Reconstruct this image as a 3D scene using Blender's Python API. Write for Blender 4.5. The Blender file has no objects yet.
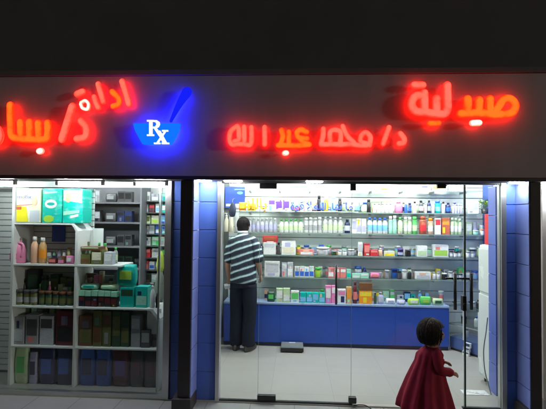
import bpy, bmesh, math, random
from mathutils import Vector, Matrix
R = math.radians
random.seed(7)
sc = bpy.context.scene
COL = sc.collection

# ------------------------------------------------------------------ camera
F = 430.0                      # focal length in pixels of a 546 px wide picture
YAW, PITCH, ROLL = 3.1, 1.66, 0.6
cam_d = bpy.data.cameras.new('camera')
cam_d.sensor_width = 36.0
cam_d.lens = 36.0 * F / 546.0
cam_d.clip_start = 0.05
cam_d.clip_end = 500
cam = bpy.data.objects.new('camera', cam_d)
COL.objects.link(cam)
CAMROT = Matrix.Rotation(R(YAW), 3, 'Z') @ Matrix.Rotation(R(90 + PITCH), 3, 'X') @ Matrix.Rotation(R(ROLL), 3, 'Z')
CAMLOC = Vector((0, 0, 1.70))
cam.matrix_world = Matrix.Translation(CAMLOC) @ CAMROT.to_4x4()
sc.camera = cam

# ------------------------------------------------------------------ night sky, one low grazing street-side light, exposure
SUN_DIR = Vector((-math.cos(R(22)), math.sin(R(22)), -0.09)).normalized()    # direction the light travels
w = bpy.data.worlds.new('World'); sc.world = w; w.use_nodes = True
nt = w.node_tree
sky = nt.nodes.new('ShaderNodeTexSky'); sky.sky_type = 'NISHITA'; sky.sun_disc = False
sky.sun_elevation = math.asin(-SUN_DIR.z)
sky.sun_rotation = math.atan2(-SUN_DIR.x, -SUN_DIR.y)
bg = nt.nodes['Background']; bg.inputs['Strength'].default_value = 0.034
nt.links.new(sky.outputs[0], bg.inputs['Color'])
sun_d = bpy.data.lights.new('sun', 'SUN'); sun_d.energy = 0.45; sun_d.angle = R(5.0); sun_d.color = (1, .95, .92)
sun = bpy.data.objects.new('sun', sun_d); COL.objects.link(sun)
sun.rotation_euler = SUN_DIR.to_track_quat('-Z', 'Y').to_euler()
sc.view_settings.view_transform = 'Standard'; sc.view_settings.look = 'None'
sc.view_settings.exposure = 0; sc.view_settings.gamma = 1; sc.view_settings.use_curve_mapping = False
sc.render.engine = 'CYCLES'
sc.cycles.use_denoising = True
sc.cycles.max_bounces = 10; sc.cycles.transparent_max_bounces = 24
sc.cycles.sample_clamp_indirect = 4.0
sc.cycles.caustics_reflective = False; sc.cycles.caustics_refractive = False

# ------------------------------------------------------------------ picture -> place
def ray(px, py):
    d = Vector(((px - 273.0) / F, -(py - 204.5) / F, -1.0))
    return CAMROT @ d
def at(px, py, Y):
    d = ray(px, py)
    return CAMLOC + d * (Y / d.y)
def X_(px, Y, py=230): return at(px, py, Y).x
def Z_(py, Y, px=300): return at(px, py, Y).z
def scale_at(px, Y): return F / (CAMROT.transposed() @ (at(px, 220, Y) - CAMLOC)).z * -1.0   # pixels per metre

# ------------------------------------------------------------------ materials
MATS = {}
def mat(name, col, rough=.5, spec=.5, metal=0, noise=.0, nscale=8, bump=0, coat=0, stretch=None):
    if name in MATS: return MATS[name]
    m = bpy.data.materials.new(name); m.use_nodes = True
    nt = m.node_tree; b = nt.nodes['Principled BSDF']
    b.inputs['Base Color'].default_value = (*col, 1)
    b.inputs['Roughness'].default_value = rough
    b.inputs['Metallic'].default_value = metal
    b.inputs['Specular IOR Level'].default_value = spec
    if coat: b.inputs['Coat Weight'].default_value = coat
    if noise or bump:
        tc = nt.nodes.new('ShaderNodeTexCoord')
        n = nt.nodes.new('ShaderNodeTexNoise'); n.inputs['Scale'].default_value = nscale; n.inputs['Detail'].default_value = 6
        if stretch:
            mp = nt.nodes.new('ShaderNodeMapping'); mp.inputs['Scale'].default_value = stretch
            nt.links.new(tc.outputs['Object'], mp.inputs[0]); nt.links.new(mp.outputs[0], n.inputs['Vector'])
        else: nt.links.new(tc.outputs['Object'], n.inputs['Vector'])
        if noise:
            mx = nt.nodes.new('ShaderNodeMix'); mx.data_type = 'RGBA'
            mx.inputs[6].default_value = (*[c * (1 - noise) for c in col], 1)
            mx.inputs[7].default_value = (*[min(1, c * (1 + noise)) for c in col], 1)
            nt.links.new(n.outputs['Fac'], mx.inputs[0]); nt.links.new(mx.outputs[2], b.inputs['Base Color'])
            rr = nt.nodes.new('ShaderNodeMapRange'); rr.inputs[3].default_value = max(0, rough - .12); rr.inputs[4].default_value = min(1, rough + .12)
            nt.links.new(n.outputs['Fac'], rr.inputs[0]); nt.links.new(rr.outputs[0], b.inputs['Roughness'])
        if bump:
            bp = nt.nodes.new('ShaderNodeBump'); bp.inputs['Strength'].default_value = bump; bp.inputs['Distance'].default_value = .01
            nt.links.new(n.outputs['Fac'], bp.inputs['Height']); nt.links.new(bp.outputs[0], b.inputs['Normal'])
    MATS[name] = m
    return m
def emit(name, col, s):
    if name in MATS: return MATS[name]
    m = bpy.data.materials.new(name); m.use_nodes = True
    nt = m.node_tree; nt.nodes.clear()
    e = nt.nodes.new('ShaderNodeEmission'); e.inputs[0].default_value = (*col, 1); e.inputs[1].default_value = s
    o = nt.nodes.new('ShaderNodeOutputMaterial'); nt.links.new(e.outputs[0], o.inputs[0])
    MATS[name] = m; return m
def glass(name, tint=(.95, .98, .97), refl=.06):
    if name in MATS: return MATS[name]
    m = bpy.data.materials.new(name); m.use_nodes = True
    nt = m.node_tree; nt.nodes.clear()
    t = nt.nodes.new('ShaderNodeBsdfTransparent'); t.inputs[0].default_value = (*tint, 1)
    g = nt.nodes.new('ShaderNodeBsdfGlossy'); g.inputs['Roughness'].default_value = .03
    lw = nt.nodes.new('ShaderNodeLayerWeight'); lw.inputs[0].default_value = .35
    mr = nt.nodes.new('ShaderNodeMapRange'); mr.inputs[3].default_value = refl * .5; mr.inputs[4].default_value = min(1, refl * 5)
    nt.links.new(lw.outputs['Facing'], mr.inputs[0])
    mx = nt.nodes.new('ShaderNodeMixShader'); nt.links.new(mr.outputs[0], mx.inputs[0])
    nt.links.new(t.outputs[0], mx.inputs[1]); nt.links.new(g.outputs[0], mx.inputs[2])
    o = nt.nodes.new('ShaderNodeOutputMaterial'); nt.links.new(mx.outputs[0], o.inputs[0])
    MATS[name] = m; return m
def printed(name, col, ink, line=.006, amount=.3, rough=.4):
    """printed card: base colour with rows of small ink marks"""
    if name in MATS: return MATS[name]
    m = mat(name, col, rough)
    nt = m.node_tree; b = nt.nodes['Principled BSDF']
    tc = nt.nodes.new('ShaderNodeTexCoord')
    mp = nt.nodes.new('ShaderNodeMapping'); mp.inputs['Scale'].default_value = (1 / (line * 3.2), 0, 1 / line)
    oi = nt.nodes.new('ShaderNodeObjectInfo'); om = nt.nodes.new('ShaderNodeMath'); om.operation = 'MULTIPLY'; om.inputs[1].default_value = 400
    nt.links.new(oi.outputs['Random'], om.inputs[0]); nt.links.new(om.outputs[0], mp.inputs['Location'])
    nt.links.new(tc.outputs['Object'], mp.inputs[0])
    n = nt.nodes.new('ShaderNodeTexNoise'); n.inputs['Scale'].default_value = .55; n.inputs['Detail'].default_value = 1.0
    nt.links.new(mp.outputs[0], n.inputs['Vector'])
    n2 = nt.nodes.new('ShaderNodeTexNoise'); n2.inputs['Scale'].default_value = 14
    nt.links.new(tc.outputs['Object'], n2.inputs['Vector'])
    ad = nt.nodes.new('ShaderNodeMath'); ad.operation = 'ADD'
    nt.links.new(n.outputs['Fac'], ad.inputs[0]); nt.links.new(n2.outputs['Fac'], ad.inputs[1])
    rp = nt.nodes.new('ShaderNodeMapRange'); rp.inputs[1].default_value = 1.0; rp.inputs[2].default_value = 1.2; rp.inputs[4].default_value = amount
    nt.links.new(ad.outputs[0], rp.inputs[0])
    mx = nt.nodes.new('ShaderNodeMix'); mx.data_type = 'RGBA'
    mx.inputs[6].default_value = (*col, 1); mx.inputs[7].default_value = (*ink, 1)
    nt.links.new(rp.outputs[0], mx.inputs[0]); nt.links.new(mx.outputs[2], b.inputs['Base Color'])
    return m

PAL = {
 'white': (.78, .79, .77), 'cream': (.72, .68, .52), 'silver': (.5, .52, .57), 'grey': (.3, .31, .32), 'dark grey': (.07, .07, .075),
 'black': (.012, .012, .014), 'navy': (.015, .025, .09), 'blue': (.03, .12, .5), 'light blue': (.2, .5, .8), 'teal': (.0, .42, .36),
 'lavender': (.42, .42, .62), 'purple': (.13, .06, .32), 'pink': (.75, .22, .45), 'red': (.58, .03, .04), 'brick red': (.45, .1, .05),
 'maroon': (.1, .012, .02), 'orange': (.8, .28, .02), 'tan': (.6, .34, .14), 'yellow': (.8, .62, .03), 'olive': (.12, .13, .035),
 'dark green': (.02, .07, .035), 'green': (.1, .5, .12), 'mint green': (.35, .72, .55), 'pale green': (.5, .66, .38), 'lime green': (.35, .6, .06),
 'brown': (.14, .06, .025), 'peach': (.75, .45, .3), 'coral': (.7, .2, .18),
}
def C(c): return mat('plastic ' + c, PAL[c], .38, .5)
def P(c, ink=None):
    if ink: return printed('card ' + c + ' ' + ink, PAL[c], PAL[ink], amount=.35)
    v = PAL[c]
    k = tuple(min(.8, x * 1.5 + .008) for x in v) if sum(v) < 1.3 else tuple(x * .55 for x in v)
    return printed('card ' + c, v, k, .0038, .4)
ALU = mat('aluminium', (.55, .56, .56), .35, .5, .85)
DARK = mat('dark painted metal', (.018, .015, .018), .5, noise=.2)
BLACKP = mat('black fitting', (.012, .012, .013), .4)
GLASS = glass('window glass')
SHELFGLASS = glass('shelf glass', (.92, .97, .95), .06)
WHITEL = mat('white laminate', (.72, .74, .73), .35, noise=.03, nscale=5)
SLATW = mat('white slat board', (.80, .83, .80), .45, noise=.05, nscale=3)
BLUEP = mat('blue laminate', (.014, .062, .36), .32, noise=.12, nscale=4)
BLUEPANEL = mat('blue wall panel', (.075, .145, .47), .38, noise=.1, nscale=5)
SKIN = mat('skin', (.36, .19, .12), .5, noise=.08, nscale=20)

# ------------------------------------------------------------------ mesh helpers
def finish(name, bm, m, parent=None, smooth=False, loc=None):
    me = bpy.data.meshes.new(name); bm.normal_update(); bm.to_mesh(me); bm.free()
    for x in (m if isinstance(m, (list, tuple)) else [m]): me.materials.append(x)
    if smooth:
        for p in me.polygons: p.use_smooth = True
    o = bpy.data.objects.new(name, me); COL.objects.link(o)
    if parent: o.parent = parent
    if loc is not None: o.location = loc
    return o
def box(bm, x0, x1, y0, y1, z0, z1, bev=0, mi=0):
    vs = [bm.verts.new((x, y, z)) for z in (z0, z1) for y in (y0, y1) for x in (x0, x1)]
    fs = [bm.faces.new([vs[i] for i in f]) for f in ((0, 2, 3, 1), (4, 5, 7, 6), (0, 1, 5, 4), (2, 6, 7, 3), (0, 4, 6, 2), (1, 3, 7, 5))]
    for f in fs: f.material_index = mi
    if bev:
        es = list({e for f in fs for e in f.edges})
        r = bmesh.ops.bevel(bm, geom=es, offset=bev, segments=2, affect='EDGES', profile=.6)
        for f in r['faces']: f.material_index = mi
    return fs
def prism(bm, pts, y0, y1, mi=0):
    """outline in x,z extruded from y0 (front) to y1"""
    a = [bm.verts.new((x, y0, z)) for x, z in pts]; b = [bm.verts.new((x, y1, z)) for x, z in pts]
    n = len(pts)
    fs = [bm.faces.new(a), bm.faces.new(b[::-1])]
    for i in range(n): fs.append(bm.faces.new((a[i], b[i], b[(i + 1) % n], a[(i + 1) % n])))
    for f in fs: f.material_index = mi
    bmesh.ops.recalc_face_normals(bm, faces=fs)
def lathe(bm, prof, x=0, y=0, seg=14, sy=1.0, mi=0):
    rings = []
    for r, z in prof:
        rings.append([bm.verts.new((x + r * math.cos(2 * math.pi * k / seg), y + sy * r * math.sin(2 * math.pi * k / seg), z)) for k in range(seg)])
    fs = []
    for a, b in zip(rings, rings[1:]):
        for k in range(seg): fs.append(bm.faces.new((a[k], a[(k + 1) % seg], b[(k + 1) % seg], b[k])))
    fs.append(bm.faces.new(rings[0][::-1])); fs.append(bm.faces.new(rings[-1]))
    for f in fs: f.material_index = mi
def cyl(bm, p0, p1, r, seg=12, r1=None):
    p0, p1 = Vector(p0), Vector(p1); d = (p1 - p0); q = d.to_track_quat('Z', 'Y'); r1 = r if r1 is None else r1
    a = [bm.verts.new(p0 + q @ Vector((r * math.cos(2 * math.pi * k / seg), r * math.sin(2 * math.pi * k / seg), 0))) for k in range(seg)]
    b = [bm.verts.new(p1 + q @ Vector((r1 * math.cos(2 * math.pi * k / seg), r1 * math.sin(2 * math.pi * k / seg), 0))) for k in range(seg)]
    for k in range(seg): bm.faces.new((a[k], a[(k + 1) % seg], b[(k + 1) % seg], b[k]))
    bm.faces.new(a[::-1]); bm.faces.new(b)
def catmull(pts, n=5):
    pts = [Vector(p) for p in pts]
    if len(pts) < 3:
        return [pts[0].lerp(pts[-1], i / n) for i in range(n + 1)]
    out = []
    P_ = [2 * pts[0] - pts[1]] + pts + [2 * pts[-1] - pts[-2]]
    for i in range(1, len(P_) - 2):
        a, b, c, d = P_[i - 1:i + 3]
        for k in range(n):
            t = k / n
            out.append(.5 * ((2 * b) + (c - a) * t + (2 * a - 5 * b + 4 * c - d) * t * t + (-a + 3 * b - 3 * c + d) * t ** 3))
    out.append(pts[-1]); return out
def tube(bm, pts, r, flat=1.0, seg=10, n=5, smooth=True, ref=Vector((0, 1, 0)), caps=True, glow=None):
    """round-ended tube; 'flat' squeezes it along ref; r may be a list"""
    pts = catmull(pts, n) if smooth else [Vector(p) for p in pts]
    N = len(pts)
    if isinstance(r, (list, tuple)):
        rs = [r[min(len(r) - 1, int(i / (N - 1) * (len(r) - 1)))] * (1 - (i / (N - 1) * (len(r) - 1)) % 1) + r[min(len(r) - 1, int(i / (N - 1) * (len(r) - 1)) + 1)] * ((i / (N - 1) * (len(r) - 1)) % 1) for i in range(N)]
    else: rs = [r] * N
    seq = []
    t0 = (pts[1] - pts[0]).normalized(); t1 = (pts[-1] - pts[-2]).normalized()
    if caps: seq += [(pts[0] - t0 * rs[0] * math.sin(a), rs[0] * math.cos(a), t0) for a in (1.5, 1.15, .6)]
    for i, p in enumerate(pts):
        t = (pts[min(N - 1, i + 1)] - pts[max(0, i - 1)]).normalized(); seq.append((p, rs[i], t))
    if caps: seq += [(pts[-1] + t1 * rs[-1] * math.sin(a), rs[-1] * math.cos(a), t1) for a in (.6, 1.15, 1.5)]
    rings = []
    for p, rr, t in seq:
        s = t.cross(ref)
        if s.length < 1e-4: s = t.cross(Vector((1, 0, .1)))
        s.normalize(); u = s.cross(t).normalized()
        rings.append([bm.verts.new(p + s * rr * math.cos(2 * math.pi * k / seg) + u * rr * flat * math.sin(2 * math.pi * k / seg)) for k in range(seg)])
        if glow:
            for v in rings[-1]: v[glow] = max(0, (v.co - p).dot(-ref)) / (max(rs) * flat)
    fs = []
    for a, b in zip(rings, rings[1:]):
        for k in range(seg): fs.append(bm.faces.new((a[k], a[(k + 1) % seg], b[(k + 1) % seg], b[k])))
    fs.append(bm.faces.new(rings[0][::-1])); fs.append(bm.faces.new(rings[-1]))
    bmesh.ops.recalc_face_normals(bm, faces=fs)
def loft(bm, secs, seg=20, wob=0, lobes=9, cap=True):
    """horizontal elliptical sections (centre, rx, ry)"""
    rings = []
    for i, (c, rx, ry) in enumerate(secs):
        c = Vector(c); ring = []
        for k in range(seg):
            a = 2 * math.pi * k / seg
            f = 1 + (wob * i / len(secs)) * math.sin(lobes * a + .5 * math.sin(3 * a))
            ring.append(bm.verts.new(c + Vector((rx * f * math.cos(a), ry * f * math.sin(a), 0))))
        rings.append(ring)
    fs = []
    for a, b in zip(rings, rings[1:]):
        for k in range(seg): fs.append(bm.faces.new((a[k], a[(k + 1) % seg], b[(k + 1) % seg], b[k])))
    if cap: fs += [bm.faces.new(rings[0][::-1]), bm.faces.new(rings[-1])]
    bmesh.ops.recalc_face_normals(bm, faces=fs)
def tag(o, label, cat, group=None):
    o['label'] = label; o['category'] = cat
    if group: o['group'] = group
    return o
def struct(o): o['kind'] = 'structure'; return o
def empty(name, loc, label=None, cat=None, group=None, rz=0):
    o = bpy.data.objects.new(name, None); COL.objects.link(o); o.location = loc; o.rotation_euler.z = rz
    o.empty_display_size = .1
    if label: tag(o, label, cat, group)
    return o
def bx(name, x0, x1, y0, y1, z0, z1, m, parent=None, bev=0):
    bm = bmesh.new(); box(bm, x0, x1, y0, y1, z0, z1, bev)
    return finish(name, bm, m, parent)

# ------------------------------------------------------------------ main planes (metres in front of the camera)
YF, YP, YD = 3.75, 3.77, 4.00        # sign face, post front, glass line
YB = 6.05                            # back wall
ZTOP = Z_(180, YF)                   # underside of the sign
ZSIGN = Z_(75, YF)                   # top of the sign
XL, XR = -3.9, 2.75

# ------------------------------------------------------------------ ground, floor, ceiling
def tile_mat(name, col, size, groutc, rough, gw=.004, noise=.06):
    m = bpy.data.materials.new(name); m.use_nodes = True
    nt = m.node_tree; b = nt.nodes['Principled BSDF']; b.inputs['Roughness'].default_value = rough
    tc = nt.nodes.new('ShaderNodeTexCoord')
    br = nt.nodes.new('ShaderNodeTexBrick'); br.offset = 0; br.inputs['Scale'].default_value = 1
    br.inputs['Brick Width'].default_value = size; br.inputs['Row Height'].default_value = size
    br.inputs['Mortar Size'].default_value = gw; br.inputs['Mortar Smooth'].default_value = .3
    br.inputs['Color1'].default_value = (*col, 1); br.inputs['Color2'].default_value = (*[c * .95 for c in col], 1)
    br.inputs['Mortar'].default_value = (*groutc, 1)
    nt.links.new(tc.outputs['Object'], br.inputs['Vector'])
    n = nt.nodes.new('ShaderNodeTexNoise'); n.inputs['Scale'].default_value = 3; n.inputs['Detail'].default_value = 8
    nt.links.new(tc.outputs['Object'], n.inputs['Vector'])
    mr = nt.nodes.new('ShaderNodeMapRange'); mr.inputs[3].default_value = 1 - noise * 2; mr.inputs[4].default_value = 1 + noise
    nt.links.new(n.outputs['Fac'], mr.inputs[0])
    mx = nt.nodes.new('ShaderNodeMix'); mx.data_type = 'RGBA'; mx.blend_type = 'MULTIPLY'; mx.inputs[0].default_value = 1
    nt.links.new(br.outputs['Color'], mx.inputs[6]); nt.links.new(mr.outputs[0], mx.inputs[7])
    nt.links.new(mx.outputs[2], b.inputs['Base Color'])
    r2 = nt.nodes.new('ShaderNodeMapRange'); r2.inputs[3].default_value = rough * .92; r2.inputs[4].default_value = min(1, rough * 1.08)
    nt.links.new(n.outputs['Fac'], r2.inputs[0]); nt.links.new(r2.outputs[0], b.inputs['Roughness'])
    return m
bm = bmesh.new(); box(bm, -60, 60, -60, 3.0, -.4, -.14)
struct(finish('street', bm, mat('asphalt', (.05, .05, .05), .85, noise=.25, nscale=30, bump=.3)))
bm = bmesh.new(); box(bm, -60, 60, 3.0, YD - .02, -.4, -.012)
struct(finish('pavement', bm, tile_mat('pavement tile', (.31, .325, .31), .40, (.2, .2, .2), .6, .006, .12)))
bm = bmesh.new(); box(bm, XL, XR, YD - .02, YB + .1, -.2, 0)
o = struct(finish('floor', bm, tile_mat('shop floor tile', (.40, .385, .35), .60, (.31, .295, .27), .3, .0028, .05)))
o.location.x = .37
bm = bmesh.new(); box(bm, XL, XR, YD, YB + .1, 2.50, 2.62)
struct(finish('ceiling', bm, mat('white ceiling paint', (.75, .76, .75), .8, noise=.03)))

# ------------------------------------------------------------------ facade: dark wall above, sign board, posts, pillar
wall = empty('facade_wall', (0, 4.1, ZSIGN), 'dark unlit facade wall above the long grey sign board', 'wall')
wm = mat('dark facade render', (.066, .066, .069), .9, noise=.3, nscale=2.5, bump=.25)
bx('wall_face', -14, 14, -.25, .6, .06, 3.2, wm, wall)
bx('ledge', -14, 14, -.362, .5, .004, .055, mat('ledge concrete', (.08, .08, .082), .85, noise=.25, nscale=6), wall, .006)

sign = empty('sign_board', (0, YF, ZTOP), 'long grey metal sign board running the full shopfront above the door and display window', 'sign board')
H = ZSIGN - ZTOP
pm = mat('grey composite panel', (.245, .24, .25), .45, noise=.2, nscale=3.0, stretch=(1.6, 1, .22))
edges = [-9, -4.6, 4.6, 9]
for a, b in zip(edges, edges[1:]):
    bx('panel', a + .0015, b - .0015, 0, .04, .03, H, pm, sign, .001)
bx('bottom_trim', -9, 9, -.006, .05, -.002, .027, DARK, sign, .002)
bx('soffit', -9, 9, .052, .35, .002, .02, mat('soffit board', (.05, .045, .05), .7), sign)
bx('backing', -9, 9, .043, .18, .04, H - .01, DARK, sign)

def post(px0, px1, label):
    x0, x1 = X_(px0, YP), X_(px1, YP)
    p = empty('door_post', ((x0 + x1) / 2, YP, -.012), label, 'post', 'dark posts of the shopfront')
    h = (x1 - x0) / 2
    bx('shaft', -h, h, 0, .2, .12, ZTOP + .008, DARK, p, .004)
    bx('base', -h - .045, h + .02, -.03, .2, 0, .118, mat('dark post base', (.03, .027, .028), .6, noise=.3, nscale=12), p, .01)
    return x0, x1
LP = post(180, 192, 'dark painted post between the display window and the glass door')
RP = post(530.5, 541, 'dark painted post right of the door beside the white pillar')
xw = X_(541.3, 3.93)
p = empty('white_pillar', (xw, 3.93, -.012), 'white painted pillar at the right edge beside the dark post', 'pillar')
bx('shaft', .004, 1.2, -.01, .3, .15, ZTOP, mat('white plaster', (.66, .64, .6), .8, noise=.08, nscale=5, bump=.1), p)
bx('skirting', .003, 1.2, -.022, .3, 0, .148, mat('pale stone', (.42, .41, .39), .6, noise=.15, nscale=9), p)

# blue clad reveals beside the posts
def blue_panel(name_label, x0, x1, y0, ysplit, side):
    """front board in the glass line plus the reveal board running back from the post"""
    t = empty('blue_cladding', ((x0 + x1) / 2, YD, 0), name_label, 'cladding', 'blue cladding beside the posts')
    h = (x1 - x0) / 2
    for i in range(8):
        z0, z1 = i * .262 + .002, (i + 1) * .262 - .004
        z1 = min(z1, ZTOP + .01)
        bx('board', -h, h, -.006, .06, z0, z1, BLUEPANEL, t, .004)
    bx('backing', -h, h, 0, .055, .0, ZTOP, mat('pale groove', (.12, .18, .5), .5), t)
    if side:
        xr = -h if side < 0 else h
        a, b = (xr - .012, xr - .001) if side < 0 else (xr + .001, xr + .012)
        bm = bmesh.new()
        for i in range(8):
            z0, z1 = i * .262 + .002, min((i + 1) * .262 - .004, ZTOP)
            box(bm, a, b, -.225, .055, z0, z1, .002)
        finish('reveal', bm, mat('pale blue reveal', (.2, .27, .64), .4, noise=.1, nscale=5), t)
    return t
blue_panel('blue grooved cladding right of the dark middle post with a pale reveal', LP[1] + .012, X_(217, YD), 0, 0, -1)
blue_panel('blue grooved cladding between the right door frame and the right post', X_(505.5, YD), RP[0] - .012, 0, 0, 1)
blue_panel('narrow blue cladding strip between display window and middle post', X_(172.5, YD), LP[0] + .05, 0, 0, 0)

# ------------------------------------------------------------------ illuminated lettering
def glow_mat(name, edge, core):
    """lit plastic letter face: bright over the lamps in its middle, deeper colour at its rounded edge"""
    m = emit(name, edge, 1.0); nt = m.node_tree; e = nt.nodes['Emission']
    a = nt.nodes.new('ShaderNodeAttribute'); a.attribute_name = 'glow'
    n = nt.nodes.new('ShaderNodeTexNoise'); n.inputs['Scale'].default_value = 16; tc = nt.nodes.new('ShaderNodeTexCoord'); nt.links.new(tc.outputs['Object'], n.inputs['Vector'])
    ad = nt.nodes.new('ShaderNodeMath'); ad.operation = 'MULTIPLY_ADD'; ad.inputs[1].default_value = .9; ad.inputs[2].default_value = -.45
    nt.links.new(n.outputs['Fac'], ad.inputs[0])
    a2 = nt.nodes.new('ShaderNodeMath'); a2.operation = 'ADD'; nt.links.new(a.outputs['Fac'], a2.inputs[0]); nt.links.new(ad.outputs[0], a2.inputs[1])
    r = nt.nodes.new('ShaderNodeMapRange'); r.interpolation_type = 'SMOOTHSTEP'; r.inputs[1].default_value = .35; r.inputs[2].default_value = 1.05
    nt.links.new(a2.outputs[0], r.inputs[0])
    mx = nt.nodes.new('ShaderNodeMix'); mx.data_type = 'RGBA'; mx.inputs[6].default_value = (*edge, 1); mx.inputs[7].default_value = (*core, 1); mx.clamp_result = False
    nt.links.new(r.outputs[0], mx.inputs[0]); nt.links.new(mx.outputs[2], e.inputs[0]); return m
RED = glow_mat('letter face red', (1.35, .055, .03), (1.7, .2, .13))
ORANGE = glow_mat('letter face orange', (1.35, .05, .006), (1.8, .21, .018))
REDBACK = emit('letter back light', (1.0, .004, .001), 40)
HOT = glow_mat('bright dot', (1.7, .4, .28), (2.4, 1.5, 1.2))
BLUEBACK = emit('blue back light', (.003, .006, 1.0), 230)
YL = YF - .072
def letters(word, label, strokes, r, cat='sign lettering'):
    """strokes: list of (part name, material, [list of polylines in picture points], radius factor)"""
    allp = [p for s in strokes for pl in s[2] for p in pl]
    cx = sum(p[0] for p in allp) / len(allp); cy = sum(p[1] for p in allp) / len(allp)
    org = at(cx, cy, YF); org.y = YF
    t = empty(word, org, label, cat, 'red lit lettering on the sign board')
    for nm, m, pls, f in strokes:
        bm = bmesh.new(); bb = bmesh.new(); gl = bm.verts.layers.float.new('glow')
        for pl in pls:
            p3 = [at(x, y, YL) - org for x, y in pl]
            tube(bm, p3, r * f, .6, 16, 6, glow=gl)
            back = [p * 1.0 + Vector((0, .034, 0)) for p in p3]
            tube(bb, back, r * f * .42, .4, 8, 4)
        lo = finish(nm, bm, m, t, True)
        finish('back_light', bb, REDBACK, lo, True)
    return t
def zm(x0, y0, s, pts): return [(x0 + u / s, y0 + v / s) for u, v in pts]
A = lambda pts: zm(455, 80, 7.8, pts)
B = lambda pts: zm(400, 75, 9.08, pts)
letters('pharmacy_lettering', 'large red and orange lit Arabic word at the right end of the sign', [
    ('letter', ORANGE, [A([(300, 270), (335, 215), (375, 158), (430, 150), (468, 195), (448, 250), (395, 265), (300, 268), (230, 258), (150, 258), (44, 262)]),
                        A([(272, 150), (268, 250)]), A([(188, 158), (186, 250)]), A([(98, 150), (100, 190), (95, 255)])], 1),
    ('dots', HOT, [A([(135, 336), (188, 334)])], .75),
    ('letter', RED, [B([(428, 95), (430, 220), (432, 300), (405, 350), (340, 352), (290, 348), (225, 335), (150, 330), (110, 285), (112, 230), (150, 190), (215, 185)]),
                     B([(220, 165), (222, 250), (225, 330)]), B([(332, 215), (332, 340)])], 1),
    ('dots', RED, [B([(130, 92), (205, 92)])], .9),
    ('dots', ORANGE, [[(429.5, 123.5), (438.5, 123.2)]], .72)], .0365)
D = lambda pts: zm(300, 118, 4.96, pts)
Eo = lambda pts: zm(220, 118, 6.82, pts)
G = lambda pts: zm(270, 60, 3.41, pts)
letters('name_lettering', 'small red lit Arabic name in one line right of the blue emblem', [
    ('letter', RED, [D([(497, 78), (515, 100), (513, 122), (490, 128)])], 1),
    ('slash', RED, [D([(441, 48), (412, 128)])], .95),
    ('letter', RED, [D([(345, 135), (348, 95), (325, 72), (303, 92), (303, 118), (345, 132), (300, 136), (250, 130), (200, 132), (150, 130), (105, 132)]),
                     D([(212, 42), (232, 85), (268, 125)]), D([(200, 130), (198, 68), (152, 66), (150, 128)]), D([(116, 55), (114, 90), (104, 130)])], .95),
    ('letter', ORANGE, [G([(124, 246), (106, 238), (92, 248), (98, 264), (126, 268)]), G([(98, 264), (112, 280), (134, 288)]), G([(134, 288), (90, 292), (60, 291), (28, 291)]), G([(64, 246), (64, 286)]), G([(40, 240), (44, 262), (36, 288)])], 1),
    ('dot', HOT, [[(284.6, 153.2), (286.4, 153)]], .95),
    ('letter', RED, [Eo([(305, 65), (305, 180)])], .95),
    ('letter', RED, [Eo([(214, 65), (216, 140), (205, 182), (165, 180), (120, 178), (85, 182), (66, 150), (72, 95), (110, 62), (124, 62), (130, 110), (128, 150), (98, 160)]), Eo([(165, 62), (166, 178)])], .95)], .0258)
U = lambda pts: zm(55, 75, 5.45, pts)
letters('management_lettering', 'small tilted red lit Arabic word at the upper left of the sign', [
    ('letter', RED, [U([(366, 35), (404, 160)])], 1),
    ('letter', ORANGE, [U([(312, 92), (346, 128), (345, 160), (318, 170)])], 1),
    ('letter', RED, [U([(236, 50), (262, 145)])], .95),
    ('letter', RED, [U([(213, 120), (224, 150), (236, 178)])], .95),
    ('letter', HOT, [U([(142, 150), (165, 140), (182, 158), (176, 186), (150, 180), (140, 158)])], .55),
    ('dots', RED, [U([(122, 104), (150, 92)])], 1.15)], .0275)
S = lambda pts: zm(0, 95, 6.3, pts)
letters('doctor_lettering', 'red and orange lit Arabic name cut off at the left edge of the sign', [
    ('letter', RED, [U([(142, 250), (168, 285), (166, 335), (120, 348)])], 1.05),
    ('slash', RED, [U([(95, 172), (38, 350)])], 1.12),
    ('letter', ORANGE, [S([(300, 178), (302, 240), (285, 278), (200, 278), (110, 272), (75, 255), (68, 180), (66, 65)]), S([(130, 172), (132, 262)]), S([(186, 172), (188, 268)]), S([(242, 178), (244, 270)])], 1.1),
    ('dot', HOT, [[(39.5, 151.2), (41.2, 151)]], .95),
    ('letter', RED, [[(-1, 129), (0.5, 136), (-3, 143), (-12, 143)]], .9)], .0315)

# blue mortar and pestle emblem
org = at(157, 128, YF); org.y = YF
rx = empty('mortar_emblem', org, 'blue lit mortar and pestle emblem with white prescription letters on the sign', 'sign emblem')
def pl3(pts, y): return [(at(a, b, y).x - org.x, at(a, b, y).z - org.z) for a, b in pts]
bm = bmesh.new(); prism(bm, pl3([(133.5, 123.5), (180.5, 123.5), (179, 131), (172, 144.5), (143, 144.5), (135.5, 131)], YL), YL - YF - .02, YL - YF + .02)
bmesh.ops.bevel(bm, geom=bm.edges[:], offset=.006, segments=2, affect='EDGES')
bowl = finish('mortar', bm, emit('azure face', (.006, .17, 1.0), 1.05), rx)
bm = bmesh.new(); prism(bm, pl3([(138, 126), (176, 126), (170, 142), (145, 142)], YL), YL - YF + .035, YL - YF + .05); finish('back_light', bm, BLUEBACK, bowl)
bm = bmesh.new(); tube(bm, [at(171, 121, YL) - org, at(179, 105, YL) - org, at(187, 92, YL) - org], [.014, .03, .045], .55, 10, 5)
pe = finish('pestle', bm, emit('blue face', (.008, .015, 1.0), .95), rx, True)
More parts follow.
